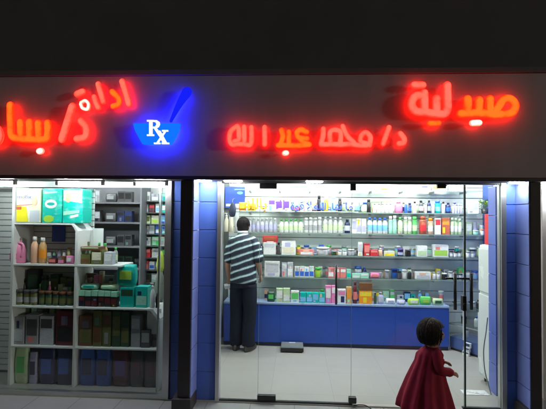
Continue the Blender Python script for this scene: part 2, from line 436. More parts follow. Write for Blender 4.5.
bm = bmesh.new(); tube(bm, [at(172.5, 118, YL) - org + Vector((-.02, .038, 0)), at(179, 105, YL) - org + Vector((-.02, .038, 0)), at(186, 93.5, YL) - org + Vector((-.02, .038, 0))], .008, .5, 8, 4); finish('back_light', bm, BLUEBACK, pe, True)
WHT = emit('white letter face', (1, .97, 1), 1.15)
def slab(bm, pts, k=0): prism(bm, pl3(pts, YL - .024 - .0015 * k), YL - YF - .03 - .0013 * k, YL - YF - .0205)
bm = bmesh.new()
slab(bm, [(149.2, 121), (152.6, 121), (152.6, 135), (149.2, 135)]); slab(bm, [(147, 120), (154, 120), (154, 121.6), (147, 121.6)], 1); slab(bm, [(147, 134.4), (154.2, 134.4), (154.2, 136), (147, 136)], 1)
slab(bm, [(152, 120.2), (157, 120.2), (159.6, 122), (160, 124.5), (158.8, 127), (156, 128.4), (152, 128.4), (152, 126.8), (155.2, 126.6), (156.6, 124.4), (155.4, 122), (152, 121.8)], 2)
slab(bm, [(153.6, 128), (156.6, 127.8), (161.5, 134.6), (163.5, 136), (158.8, 136)], 3)
finish('prescription_letter', bm, WHT, rx)
bm = bmesh.new()
slab(bm, [(156.2, 130.6), (160.2, 130.6), (167.3, 143.4), (163, 143.4)], 4); slab(bm, [(164.4, 131), (166.2, 131), (158, 143.4), (156, 143.4)], 5)
slab(bm, [(162, 130), (168, 130), (168, 131.4), (162, 131.4)], 6); slab(bm, [(154, 142.6), (160.2, 142.6), (160.2, 144), (154, 144)], 6)
slab(bm, [(161.6, 142.6), (169, 142.6), (169, 144), (161.6, 144)], 7)
finish('prescription_letter', bm, WHT, rx)

# ------------------------------------------------------------------ lamps of the shop and added fill lamps
TUBE = emit('lit tube', (.93, .97, 1.0), 12.0)
def tube_lamp(x0, x1, y, z, label, m=TUBE, r=.013, group='tube lamps of the shop'):
    t = empty('tube_lamp', ((x0 + x1) / 2, y, z), label, 'lamp', group)
    h = (x1 - x0) / 2
    bx('batten', -h - .03, h + .03, -.022, .022, .016, .034, WHITEL, t, .004)
    bm = bmesh.new(); cyl(bm, (-h, 0, 0), (h, 0, 0), r, 12); finish('tube', bm, m, t, True)
    for s in (-1, 1): bx('end_cap', s * (h + .016) - .0145, s * (h + .016) + .0145, -.016, .016, -.016, .0155, WHITEL, t, .003)
ZD = Z_(183.6, 3.90, 90)
for a, b, lb in ((-14, 12, 'lit white tube at the far left of the display window top'), (58, 100, 'lit white tube at the middle of the display window top'), (136, 164, 'lit white tube at the right end of the display window top')):
    tube_lamp(X_(a, 3.90), X_(b, 3.90), 3.90, ZD, lb, emit('display tube', (.95, .97, 1), 235.0))
o = bx('lamp_board', -4.0, X_(165, 4.12), 4.12, 4.135, Z_(187.3, 4.12, 90), ZTOP + .03, WHITEL)
tag(o, 'long white board behind the tubes at the top of the display window', 'lamp board')
ZS = Z_(181.6, 3.86, 235)
for a, b, lb in ((224, 241, 'short lit strip lamp under the sign above the left door pane'), (306, 322, 'short lit strip lamp under the sign above the door middle'), (510, 527, 'short lit strip lamp under the sign above the right blue cladding'), (196, 210, 'short lit strip lamp under the sign above the left blue cladding'), (543, 562, 'added strip lamp under the sign that brightens the white pillar')):  # last one is added to brighten the pillar, mostly out of view
    x0, x1 = X_(a, 3.86), X_(b, 3.86)
    t = empty('strip_lamp', ((x0 + x1) / 2, 3.86, ZTOP + .001), lb, 'lamp', 'strip lamps under the sign')
    h = (x1 - x0) / 2
    bx('housing', -h - .01, h + .01, -.03, .03, -.004, .0, WHITEL, t)
    bx('diffuser', -h, h, -.024, .024, -.014, -.0045, emit('strip diffuser', (.93, .96, 1), 150.0), t, .004)
for i, (a, b) in enumerate(((-.95, .1), (.2, 1.25), (1.35, 2.4))):
    tube_lamp(a, b, 5.55, 2.36, ('left', 'middle', 'right')[i] + ' lit tube along the ceiling edge over the back wall shelves', emit('wall tube', (.95, .98, .96), 235.0))
for i, (a, b) in enumerate(((-.6, .6), (1.0, 2.2))):
    tube_lamp(a, b, 4.75, 2.42, ('left', 'right')[i] + ' lit tube on the shop ceiling behind the glass door', emit('room tube', (.97, .98, .95), 165.0))

for i, (a, b) in enumerate(((-3.3, -2.5), (-2.2, -1.4))):  # two added tubes, out of view, brighten the shelving behind the display unit
    tube_lamp(a, b, 4.8, 2.40, ('left', 'right')[i] + ' added unseen fill tube on the ceiling of the display room', emit('display room tube', (.95, .98, 1), 190.0))

# ------------------------------------------------------------------ glass door and panes
ZH = Z_(183.5, YD)
fr = empty('door_frame', (0, YD, 0), 'aluminium frame around the glass door with a dark floor track', 'door frame')
x0, x1 = X_(217.5, YD), X_(221.5, YD); bx('jamb', x0, x1, -.03, .06, 0, ZTOP + .005, ALU, fr, .004)
xa = x1
x0, x1 = X_(500, YD), X_(505, YD); bx('jamb', x0, x1, -.03, .06, 0, ZTOP + .005, ALU, fr, .004)
xb = x0
bx('head_rail', xa + .001, xb - .001, -.02, .05, ZH, ZTOP + .004, mat('dark bronze rail', (.06, .055, .055), .4), fr, .003)
bx('floor_track', xa + .001, X_(353, YD), -.012, .02, .0005, .012, BLACKP, fr)
bx('floor_track', X_(462, YD), xb - .001, -.012, .02, .0005, .012, BLACKP, fr)
def pane(name, a, b, label, cat):
    x0, x1 = X_(a, YD), X_(b, YD)
    t = empty(name, ((x0 + x1) / 2, YD, .014), label, cat)
    h = (x1 - x0) / 2 - .0025
    bx('glass', -h, h, -.005, .005, .002, ZH - .018, GLASS, t)
    bx('edge', h - .001, h + .0015, -.0055, .0055, .0025, ZH - .0185, mat('green glass edge', (.28, .36, .34), .2), t)
    return t, h
pane('fixed_pane', 221.5, 260, 'narrow fixed glass pane left of the doors in front of the man', 'window pane')
dl, h = pane('glass_door', 260, 352, 'wide glass door leaf left of the door middle with a thin dark pull bar', 'glass door')
bx('patch_fitting', -h - .01, -h + .16, -.02, .02, .0, .05, BLACKP, dl, .006)
bx('patch_fitting', -h - .01, -h + .15, -.02, .02, ZH - .065, ZH - .015, BLACKP, dl, .004)
PULL_LEFT = dl
dr, h = pane('glass_door', 352, 464, 'wide glass door leaf right of the door middle with a black pull handle', 'glass door')
bx('patch_fitting', -h - .02, -h + .03, -.02, .02, ZH - .075, ZH - .015, BLACKP, dr, .004)
bx('patch_fitting', h - .24, h - .16, -.02, .02, ZH - .05, ZH - .015, BLACKP, dr, .004)
bx('floor_lock', -h - .028, -h + .045, -.024, .024, .0, .058, BLACKP, dr, .012)
def pull(parent, px, ya=310, yb=274, r=.014):
    x = X_(px, YD) - parent.location.x
    bm = bmesh.new()
    z0, z1 = Z_(ya, YD, px), Z_(yb, YD, px)
    cyl(bm, (x, -.05, z0), (x, -.05, z1), r, 12)
    for z in (z0 + .06, z1 - .06): cyl(bm, (x, -.05, z), (x, .0, z), .009, 8)
    finish('handle', bm, BLACKP, parent, True)
pull(dr, 453)
pull(dl, 336, 305, 266, .009)
rp, h = pane('fixed_pane', 464.6, 500, 'glass pane with a black pull handle between the door and the right frame', 'window pane')
pull(rp, 469)
bx('edge_strip', -h - .006, -h + .004, -.009, .009, .002, ZH - .018, BLACKP, rp)
x = X_(463, YD) - rp.location.x
bm = bmesh.new(); box(bm, x - .012, x + .02, -.03, .03, Z_(312, YD, 463), Z_(297, YD, 463), .006)
cyl(bm, (x, -.045, Z_(305, YD, 463)), (x, -.03, Z_(305, YD, 463)), .012); finish('lock', bm, BLACKP, rp)
bm = bmesh.new(); box(bm, X_(444, YD) - rp.location.x, X_(470, YD) - rp.location.x, -.04, -.028, Z_(280.4, YD, 456), Z_(278.6, YD, 456), .002); finish('latch_bar', bm, BLACKP, rp)
bm = bmesh.new(); tube(bm, [at(354, 398, 3.97), at(358, 397.2, 3.97), at(364, 397.4, 3.97), at(368, 399, 3.96), at(371, 401, 3.94)], .005, 1, 6, 5)
o = finish('door_cable', bm, BLACKP, None, True); tag(o, 'short black cable curling on the threshold beside the floor lock', 'cable')
mn = min(v.co.z for v in o.data.vertices); o.location.z = -mn - .01

# display window
fw = empty('display_window', (0, YD, 0), 'big display window with aluminium frame left of the dark middle post', 'display window')
x0, x1 = X_(165.5, YD), X_(172, YD); bx('jamb', x0, x1, -.03, .05, 0, ZTOP + .004, ALU, fw, .004)
bx('bottom_rail', -4.2, x0 - .001, -.02, .04, .0, .035, ALU, fw, .004)
bx('head_rail', -4.2, x0 - .001, -.02, .04, Z_(179.2, YD, 80), ZTOP + .004, DARK, fw, .003)
bx('glass', -4.2, x0 - .002, -.005, .005, .036, Z_(179.4, YD, 80), GLASS, fw)
bx('mullion', X_(157, YD), X_(159, YD), .045, .06, .036, 1.98, ALU, fw, .002)

# ------------------------------------------------------------------ room walls with slat boards
def slats(bm, x0, x1, y0, y1, z0, z1, pitch=.1, gap=.009):
    z = z0
    while z < z1:
        box(bm, x0, x1, y0, y1, z, min(z + pitch - gap, z1), .002); z += pitch
SLATGAP = mat('slat groove', (.16, .18, .17), .6)
bw = empty('back_wall', (0, YB, 0), 'pale slat board wall at the back of the shop behind the shelves', 'wall')
bm = bmesh.new(); slats(bm, -.95, 2.75, 0, .02, .0, 2.5, .142, .008); finish('slat_board', bm, SLATW, bw)
bx('wall_face', XL, XR, .021, .15, 0, 2.5, SLATGAP, bw)
pw = empty('light_partition', (-1.08, 5.0, 0), 'added white partition keeping shop light out of the display room', 'wall')  # partition added to keep shop light off the display side
bx('wall_face', -.06, .06, -.86, 1.04, 0, 2.5, mat('partition paint', (.62, .64, .62), .6, noise=.05), pw)
sw = empty('side_wall', (2.55, 5.0, 0), 'blue panelled side wall at the right of the shop room', 'wall')
bm = bmesh.new()
for i in range(9): box(bm, 0, .05, -.93, 1.04, i * .28, (i + 1) * .28 - .008, .003)
finish('panel', bm, BLUEPANEL, sw); bx('wall_face', .051, .2, -.93, 1.04, 0, 2.5, SLATGAP, sw)
lw_ = empty('left_wall', (XL, 5, 0), 'plain wall closing the left end of the display room', 'wall')
bx('wall_face', -.1, 0, -1, 1.1, 0, 2.5, mat('partition paint', (.6, .6, .6), .6), lw_)
xin0, xin1 = X_(493.2, 4.35), X_(500, 4.35)
ib = empty('blue_pier', ((xin0 + xin1) / 2 + .25, 4.4, 0), 'blue pier inside the shop behind the right door frame', 'pier')
bm = bmesh.new()
for i in range(8): box(bm, -.25 - (xin1 - xin0) / 2, .3, -.1, .06, i * .29, (i + 1) * .29 - .006, .003)
finish('board', bm, mat('blue pier', (.12, .17, .5), .35), ib)

# ------------------------------------------------------------------ product builders
NAMES = {}
def bottle(x, y, z, w_, h, body, cap, lab, parent_name='bottle', sy=.8, kind='bottle', seg=14):
    t = empty(parent_name, (x, y, z)); r = w_ / 2
    capr = r * (.55 if kind != 'jar' else 1.02)
    ch = h * (.16 if kind == 'bottle' else .2)
    bh = h - ch
    bm = bmesh.new()
    if kind == 'bottle': prof = [(r * .9, 0), (r, .004), (r, bh * .74), (r * .93, bh * .84), (r * .6, bh * .95), (r * .5, bh)]
    elif kind == 'slim': prof = [(r * .9, 0), (r, .004), (r, bh * .93), (r * .8, bh)]; capr = r * .8
    elif kind == 'tube': prof = [(r * .62, 0), (r * .62, .1 * h), (r * .8, .12 * h), (r, .9 * h), (r, h)]; bh = h
    elif kind == 'jar': prof = [(r * .92, 0), (r, .004), (r, bh * .9), (r * .9, bh)]
    else: prof = [(r * .9, 0), (r, .004), (r, bh * .6), (r * .8, bh * .8), (r * .4, bh * .92), (r * .35, bh)]
    lathe(bm, prof, seg=seg, sy=sy); bmesh.ops.recalc_face_normals(bm, faces=bm.faces)
    finish('body', bm, C(body), t, True)
    bm = bmesh.new()
    if kind == 'tube': lathe(bm, [(r * .66, 0), (r * .66, .1 * h)], seg=seg, sy=.9)
    elif kind == 'pump':
        lathe(bm, [(r * .42, bh), (r * .42, bh + ch * .35), (r * .12, bh + ch * .4), (r * .12, bh + ch * .8)], seg=10)
        box(bm, -r * .9, r * .25, -r * .2, r * .2, bh + ch * .8, h, .001)
    else: lathe(bm, [(capr, bh), (capr, h - .002), (capr * .9, h)], seg=seg, sy=sy if kind == 'slim' else 1)
    bmesh.ops.recalc_face_normals(bm, faces=bm.faces)
    finish('cap', bm, C(cap), t, True)
    if lab:
        bm = bmesh.new(); lathe(bm, [(r * 1.012, bh * .22), (r * 1.015, bh * .23), (r * 1.015, bh * .64), (r * 1.012, bh * .65)], seg=seg, sy=sy)
        finish('label', bm, P(lab), t, True)
    return t
def carton(x, y, z, w_, h, d, body, lab, name='carton', ry=0, lid=None):
    t = empty(name, (x, y, z)); t.rotation_euler.z = ry
    bm = bmesh.new(); box(bm, -w_ / 2, w_ / 2, 0, d, 0, h if not lid else h * .64, min(.002, w_ * .03)); finish('box', bm, P(body), t)
    if lid:
        bm = bmesh.new(); box(bm, -w_ / 2, w_ / 2, -.003, d, h * .64 + .001, h, .003); finish('lid', bm, P(lid), t); h *= .64
    if lab:
        u = random.random()
        a, b = (.12, .55) if u < .4 else ((.3, .85) if u < .7 else (.58, .9))
        if h > .06 and random.random() < .6:
            c2 = random.choice(['white', 'light blue', 'coral', 'yellow', 'mint green', 'navy', 'silver', 'peach', 'lavender', 'grey'])
            za, zb = (h * .08, h * (a - .03)) if a > .28 else (h * (b + .04), h * .93)
            xa = random.uniform(-.42, -.1) * w_
            bm = bmesh.new(); box(bm, xa, xa + w_ * random.uniform(.25, .5), -.0016, -.0002, za, za + (zb - za) * random.uniform(.5, 1)); finish('picture', bm, C(c2) if sum(PAL[body]) > .5 else mat('dim ' + c2, tuple(x * .35 for x in PAL[c2]), .4), t)
        bm = bmesh.new(); box(bm, -w_ * .42, w_ * .42, -.0016, -.0002, h * a, h * b); finish('label', bm, P(lab, 'grey' if sum(PAL[lab]) > .9 else None), t)
    return t
def bag(x, y, z, w_, h, d, body, lab, name='pack'):
    """soft wrapped pack: swollen block with crimped top"""
    t = empty(name, (x, y, z)); bm = bmesh.new(); n = 8
    secs = []
    for i in range(n + 1):
        u = i / n; f = .86 + .14 * math.sin(math.pi * min(1, u * 1.1)) ** .6 if u < .98 else .9
        secs.append(((0, d / 2, h * u), w_ / 2 * f, d / 2 * (.35 + .65 * math.sin(math.pi * (u * .86 + .07)) ** .5)))
    rings = []
    for c, rx_, ry_ in secs:
        ring = []
        for k in range(20):
            a = 2 * math.pi * k / 20; ca, sa = math.cos(a), math.sin(a)
            e = .5
            ring.append(bm.verts.new((c[0] + rx_ * math.copysign(abs(ca) ** e, ca), c[1] + ry_ * math.copysign(abs(sa) ** e, sa) * (1 + .05 * math.sin(5 * a + c[2] * 40)), c[2])))
        rings.append(ring)
    for a, b in zip(rings, rings[1:]):
        for k in range(20): bm.faces.new((a[k], a[(k + 1) % 20], b[(k + 1) % 20], b[k]))
    bm.faces.new(rings[0][::-1]); bm.faces.new(rings[-1])
    finish('wrap', bm, P(body), t, True)
    if lab:
        bm = bmesh.new(); box(bm, -w_ * .3, w_ * .3, -.004, .012, h * .3, h * .72, .002); finish('label', bm, P(lab, 'grey' if sum(PAL[lab]) > .9 else None), t)
    return t

ORD = ['leftmost', 'second from the left', 'third from the left', 'fourth from the left', 'fifth from the left', 'sixth from the left', 'seventh from the left', 'eighth from the left', 'ninth from the left', 'tenth from the left']
def ordinal(i, n):
    if n == 2: return ('left', 'right')[i]
    if i == n - 1: return 'rightmost'
    if n >= 3 and i == n - 2 and i > 2: return 'second from the right'
    if n >= 3 and i == n - 3 and i > 2: return 'third from the right'
    if n >= 3 and i == n - 4 and i > 2: return 'fourth from the right'
    return ORD[i]
NUMW = {2: 'pair', 3: 'three', 4: 'four', 5: 'five', 6: 'six', 7: 'seven', 8: 'eight', 9: 'nine', 10: 'ten', 11: 'eleven', 12: 'twelve'}
PLURAL = {'box': 'boxes', 'pouch': 'pouches'}
USED = {}
def place_row(items, Y, ybase, where, group, zs, depth=.07):
    """items: (kind, x0, x1, ytop, body, cap/lid, label colour, count, noun, [ybase]) in picture points"""
    descs = []
    for it in items:
        kind, x0, x1, yt, body, cap, lab, n, noun = it[:9]
        d = body + ' ' + noun
        if kind in ('bottle', 'slim', 'jar', 'pump', 'tube') and cap != body: d = body + ' ' + noun + ' with ' + cap + ' cap'
        elif lab and lab != body and kind in ('carton', 'bag'): d = body + ' ' + noun + ' with ' + lab + ' label'
        descs.append((body + ' ' + noun, d))
    for i, it in enumerate(items):
        kind, x0, x1, yt, body, cap, lab, n, noun = it[:9]
        yb = it[9] if len(it) > 9 and it[9] else ybase
        step = (x1 - x0) / n
        same = sum(1 for d in descs if d[1] == descs[i][1])
        for k in range(n):
            cx = x0 + step * (k + .5)
            s = F / (YD if False else (CAMROT.transposed() @ (at(cx, 220, Y) - CAMLOC)).z * -1.0)
            wd = step / s * .94; h = (yb - yt) / s * (1 + random.uniform(-.03, .03))
            p = at(cx, yb, Y); z = zs + max(0, (ybase - yb) / s - .0) if yb != ybase else zs
            z += .001
            dy = random.uniform(-.008, .008)
            if kind in ('bottle', 'slim', 'jar', 'pump', 'tube'):
                o = bottle(p.x, Y + wd * .45 + dy, z, wd, h, body, cap, lab, noun.split()[-1] if noun.split()[-1] in ('bottle', 'jar', 'tube') else 'bottle', kind=kind)
            elif kind == 'carton': o = carton(p.x, Y + dy, z, wd, h, min(depth, max(.03, wd)), body, lab, noun.split()[-1] if noun.split()[-1] in ('box', 'carton', 'tray') else 'carton', random.uniform(-.05, .05), cap)
            else: o = bag(p.x, Y + dy, z, wd, h, min(depth, max(.05, wd * .6)), body, lab, 'pack')
            base, short = descs[i][1], descs[i][0]
            nb, side = (descs[i - 1][0], 'right') if i else (descs[min(1, len(descs) - 1)][0], 'left')
            short_same = sum(1 for d in descs if d[0] == short)
            cnt = '' if n == 1 else f", {ordinal(k, n)} of {'a pair' if n == 2 else NUMW[n]}"
            cands = []
            if same == 1: cands.append(f"{base}{cnt} {where}")
            if short_same == 1: cands.append(f"{short}{cnt} {where}")
            cands += [f"{base}{cnt}, {side} of the {nb} {where}", f"{short}{cnt}, {side} of the {nb} {where}"]
            lb = next((c for c in cands if len(c.split()) <= 16 and c not in USED), cands[-1])
            if lb in USED: print('DUPLABEL', lb)
            if len(lb.split()) > 16: print('LONGLABEL', len(lb.split()), lb)
            USED[lb] = 1
            tag(o, lb, noun.split()[-1], group)

# ------------------------------------------------------------------ back wall shelves and their goods
YS = 5.80
def shelf(py, label, x0=-.84, x1=2.45):
    z = Z_(py, YS, 350)
    t = empty('glass_shelf', ((x0 + x1) / 2, YS, z), label, 'shelf', 'glass shelves on the back wall')
    h = (x1 - x0) / 2
    bx('glass', -h, h, 0, YB - YS - .004, -.008, 0, SHELFGLASS, t)
    bx('front_edge', -h, h, -.006, -.001, -.011, .002, mat('green shelf edge', (.20, .27, .25), .3), t)
    for k in range(8):
        xx = -h + .2 + k * (2 * h - .4) / 7
        bx('bracket', xx - .007, xx + .007, .02, YB - YS - .003, -.035, -.0085, ALU, t, .001)
    return z
zs = {}
for nm, py, lb in (('top', 190, 'highest glass shelf on the back wall just under the lamps'), ('a', 212.5, 'second glass shelf from the top on the back wall, behind the cut out lettering'), ('b', 233.5, 'third glass shelf from the top on the back wall, full of upright bottles'),
                   ('c', 256, 'fourth glass shelf from the top on the back wall, with a red box'), ('d', 278.5, 'lowest glass shelf on the back wall above the blue cabinet')):
    zs[nm] = shelf(py, lb)
place_row([('carton', 418, 431, 184.5, 'cream', None, 'white', 1, 'flat box'), ('carton', 432, 444, 184.5, 'white', None, 'yellow', 1, 'flat box'), ('jar', 444.5, 448, 184, 'white', 'black', None, 1, 'jar'), ('carton', 449, 463, 182, 'white', None, 'grey', 1, 'tall box'),
           ('carton', 352, 368, 184.5, 'white', None, 'pale green', 1, 'flat box'), ('carton', 375, 392, 185, 'white', None, 'silver', 1, 'wide box')], YS + .03, 190, 'on the highest back wall shelf', 'goods on the highest shelf', zs['top'])
rowA = [('carton', 268, 290, 200, 'white', None, 'purple', 3, 'square box'), ('bottle', 300, 312, 202, 'white', 'pale green', 'white', 3, 'small bottle'), ('slim', 317, 321, 196, 'black', 'black', None, 1, 'tall bottle'), ('slim', 324, 329, 197, 'yellow', 'white', None, 1, 'slim bottle'),
        ('slim', 331, 336, 196, 'mint green', 'mint green', None, 1, 'slim bottle'), ('slim', 338, 342, 198, 'black', 'dark grey', None, 1, 'slim bottle'), ('bag', 345, 355, 205, 'pale green', None, 'yellow', 1, 'soft pouch'), ('slim', 367, 371, 199, 'black', 'black', None, 1, 'narrow bottle'),
        ('bottle', 373, 393, 203, 'white', 'grey', None, 5, 'thin bottle'), ('bottle', 395.5, 403.5, 201, 'pink', 'pink', 'pink', 1, 'wide bottle'), ('slim', 404.5, 408, 202, 'blue', 'white', None, 1, 'thin bottle'), ('slim', 408.3, 411.7, 202, 'navy', 'navy', 'blue', 1, 'small bottle'),
        ('bottle', 413, 417, 201, 'white', 'black', 'pale green', 1, 'round bottle'), ('bottle', 419, 424, 200, 'dark grey', 'black', 'silver', 1, 'wide bottle'), ('slim', 424.5, 427, 202, 'white', 'silver', None, 1, 'narrow bottle'), ('bottle', 427.5, 431.5, 199.5, 'navy', 'black', 'grey', 1, 'wide bottle'),
        ('slim', 432, 435, 201, 'silver', 'white', None, 1, 'narrow bottle'), ('slim', 435.5, 441.5, 200, 'teal', 'blue', 'light blue', 1, 'wide bottle'), ('bottle', 442, 446, 201, 'silver', 'black', None, 1, 'round bottle'), ('bottle', 446.5, 451.5, 201.5, 'navy', 'navy', 'blue', 1, 'squat bottle'),
        ('slim', 452.5, 463, 203, 'lavender', 'lavender', None, 4, 'slim bottle'), ('carton', 468, 479, 200.5, 'white', None, 'silver', 1, 'blank box')]
place_row(rowA, YS + .03, 212.5, 'on the second shelf', 'goods on the second shelf', zs['a'])
rowB = [('pump', 223.5, 233.5, 214, 'cream', 'white', None, 2, 'long bottle'), ('slim', 234, 239, 205, 'white', 'white', None, 1, 'tall flask'), ('bottle', 247, 277, 219, 'silver', 'white', 'lavender', 7, 'rounded bottle'), ('bottle', 279, 303, 220, 'white', 'green', 'pale green', 5, 'round bottle'), ('slim', 304, 322, 218, 'white', 'white', 'grey', 4, 'slim bottle'),
        ('bottle', 323, 343, 217.5, 'white', 'silver', 'pale green', 4, 'wide bottle'), ('bottle', 344.5, 350.5, 219, 'navy', 'navy', 'silver', 1, 'squat bottle'), ('carton', 352, 366, 219, 'white', None, 'lavender', 3, 'upright box'), ('bottle', 367.5, 388, 217.5, 'white', 'blue', 'light blue', 4, 'capped bottle'),
        ('slim', 389, 397, 215.5, 'mint green', 'white', 'mint green', 2, 'slim bottle'), ('bottle', 398, 403, 217, 'cream', 'green', 'pale green', 1, 'wide bottle'), ('slim', 404, 412, 216, 'pale green', 'white', 'white', 2, 'slim bottle'), ('slim', 412.5, 418, 216, 'green', 'green', 'pale green', 1, 'wide bottle'),
        ('slim', 420, 427.5, 215.5, 'brick red', 'brick red', 'red', 1, 'wide bottle'), ('slim', 428.5, 434, 217, 'peach', 'orange', 'white', 1, 'slim bottle'), ('carton', 435, 441, 217, 'white', None, 'red', 1, 'upright box'), ('carton', 442, 450, 216.5, 'brick red', None, 'orange', 1, 'wide box'),
        ('slim', 451, 462.5, 217, 'pale green', 'pale green', 'white', 3, 'short bottle'), ('jar', 474, 480, 229, 'mint green', 'white', None, 1, 'low jar'), ('jar', 481, 485, 228, 'white', 'coral', None, 1, 'small jar'), ('jar', 485.5, 489, 229, 'green', 'white', None, 1, 'tiny jar')]
place_row(rowB, YS + .03, 233.5, 'on the third shelf', 'goods on the third shelf', zs['b'])
rowC = [('carton', 263, 276, 243.5, 'white', None, 'silver', 1, 'lower box'), ('slim', 277, 280, 244, 'dark grey', 'black', None, 1, 'narrow bottle'), ('carton', 281, 296, 242, 'white', None, 'cream', 1, 'wide box'), ('carton', 299, 314, 250.5, 'coral', None, 'white', 1, 'flat tray'),
        ('carton', 256, 262, 248, 'silver', None, 'white', 1, 'small box'), ('jar', 316.5, 330, 248, 'white', 'white', 'silver', 1, 'wide jar'), ('jar', 331.5, 337, 251.5, 'dark green', 'grey', None, 1, 'low jar'), ('jar', 338, 347, 250.5, 'white', 'silver', None, 2, 'small jar'), ('jar', 348, 355, 249.5, 'silver', 'white', None, 1, 'round jar'), ('carton', 358, 362.5, 242.5, 'white', None, 'silver', 1, 'narrow box'),
        ('carton', 364, 370, 243.5, 'red', None, 'coral', 1, 'tall box'), ('carton', 370.3, 378, 250, 'red', None, 'coral', 1, 'low box'), ('bottle', 378.5, 383, 248, 'peach', 'white', None, 1, 'small bottle'), ('carton', 384, 395, 251, 'cream', None, 'yellow', 1, 'flat box'),
        ('jar', 398, 404, 248, 'navy', 'purple', 'lavender', 1, 'round jar'), ('jar', 405.5, 411.5, 249, 'black', 'dark grey', None, 1, 'round jar'), ('carton', 417, 427.5, 245, 'white', None, 'pale green', 1, 'square box'), ('carton', 433, 449, 244, 'white', None, 'lime green', 1, 'large box'),
        ('jar', 450, 462, 250, 'silver', 'black', 'white', 3, 'tiny jar'), ('jar', 466, 476, 250, 'white', 'grey', None, 2, 'tiny jar')]
place_row(rowC, YS + .03, 256, 'on the fourth shelf', 'goods on the fourth shelf', zs['c'])
s = 79.0
p = at(270, 244, YS + .02)
o = carton(p.x, YS + .025, zs['c'] + 12.6 / 77., .2, .088, .08, 'red', 'brick red', 'box'); tag(o, 'red box lying on top of a white box on the fourth shelf beside the man', 'box')
rowD = [('carton', 264, 280, 263.5, 'white', None, 'silver', 1, 'picture box'), ('carton', 281.5, 293, 264, 'silver', None, 'white', 2, 'plain box'), ('carton', 294.5, 314, 268, 'white', None, 'blue', 4, 'small box'), ('jar', 315, 321, 269, 'lime green', 'green', None, 1, 'low jar'), ('carton', 328, 346, 268.5, 'coral', None, 'white', 3, 'small box'),
        ('carton', 346.5, 351, 270, 'mint green', None, 'teal', 1, 'small box'), ('carton', 352, 369, 274, 'mint green', None, 'white', 2, 'flat box'), ('bag', 370, 380.5, 272.5, 'pink', None, 'coral', 1, 'soft pouch'), ('jar', 385, 390, 270, 'grey', 'silver', None, 1, 'small jar'),
        ('jar', 397.5, 402, 271, 'dark grey', 'black', None, 1, 'small jar'), ('jar', 402.5, 407.5, 269.5, 'white', 'white', None, 1, 'round jar'), ('bottle', 408, 412, 270, 'black', 'silver', None, 1, 'small bottle'), ('carton', 415, 431, 271, 'white', None, 'silver', 1, 'wide box'), ('bottle', 432.5, 441, 271.5, 'white', 'silver', None, 2, 'small bottle'),
        ('jar', 442.5, 448, 272, 'black', 'white', None, 1, 'wide jar'), ('jar', 449, 453.5, 270, 'white', 'silver', None, 1, 'squat jar'), ('jar', 455, 463, 272, 'silver', 'dark grey', None, 2, 'low jar')]
place_row(rowD, YS + .03, 278.5, 'on the lowest shelf', 'goods on the lowest back wall shelf', zs['d'])

# blue base cabinet along the back wall
YC = 5.70
ZC = Z_(304, YC, 350)
cb = empty('base_cabinet', (0, YC, 0), 'long low blue cabinet along the back wall under the shelves', 'cabinet')
xs = [-.95, -.2, .55, 1.30, X_(449, YC)]
bx('plinth', xs[0], xs[-1], .03, YB - YC - .003, 0, .05, mat('dark plinth', (.02, .03, .08), .5), cb)
for a, b in zip(xs, xs[1:]): bx('door_panel', a + .0006, b - .0006, 0, .02, .052, ZC - .026, BLUEP, cb, .0015)
bx('carcass', xs[0], xs[-1], .021, YB - YC - .003, .052, ZC - .026, mat('dark blue carcass', (.02, .035, .12), .5), cb)
bx('top', xs[0], xs[-1], -.012, YB - YC - .003, ZC - .025, ZC, mat('blue cabinet top', (.3, .4, .6), .3, noise=.05), cb, .003)
rowE = [('bag', 266.5, 275, 294, 'dark green', None, 'green', 1, 'soft pouch'), ('carton', 276, 290, 290.5, 'pale green', None, 'white', 2, 'small box'), ('carton', 290.5, 299, 293, 'white', None, 'green', 1, 'small box'), ('carton', 300, 325, 294, 'teal', None, 'light blue', 4, 'small box'), ('carton', 325.5, 337, 287, 'pink', None, 'white', 2, 'carton'), ('carton', 337.5, 346, 290, 'white', None, 'pink', 1, 'carton'),
        ('carton', 346.5, 352, 287.5, 'tan', None, 'orange', 1, 'carton'), ('bottle', 353, 357.5, 283, 'maroon', 'maroon', 'coral', 1, 'dark bottle'), ('carton', 359, 372.5, 283, 'orange', 'brown', 'yellow', 1, 'big carton'), ('bottle', 374, 377, 293, 'dark green', 'black', None, 1, 'small bottle'),
        ('bottle', 378, 384, 292.5, 'lavender', 'grey', 'silver', 1, 'squat bottle'), ('bag', 386, 396, 298.5, 'white', None, 'lavender', 1, 'flat pouch'), ('bag', 397, 406, 299.5, 'lavender', None, 'white', 1, 'flat pouch'), ('bag', 408, 420, 298, 'lime green', None, 'white', 1, 'flat pouch'), ('bag', 420.5, 432, 296, 'green', None, 'lime green', 1, 'flat pouch'), ('bag', 433, 444, 297.5, 'pale green', None, 'dark green', 1, 'flat pouch')]
place_row(rowE, YC + .02, 304, 'on the blue cabinet', 'goods on the blue cabinet', ZC)

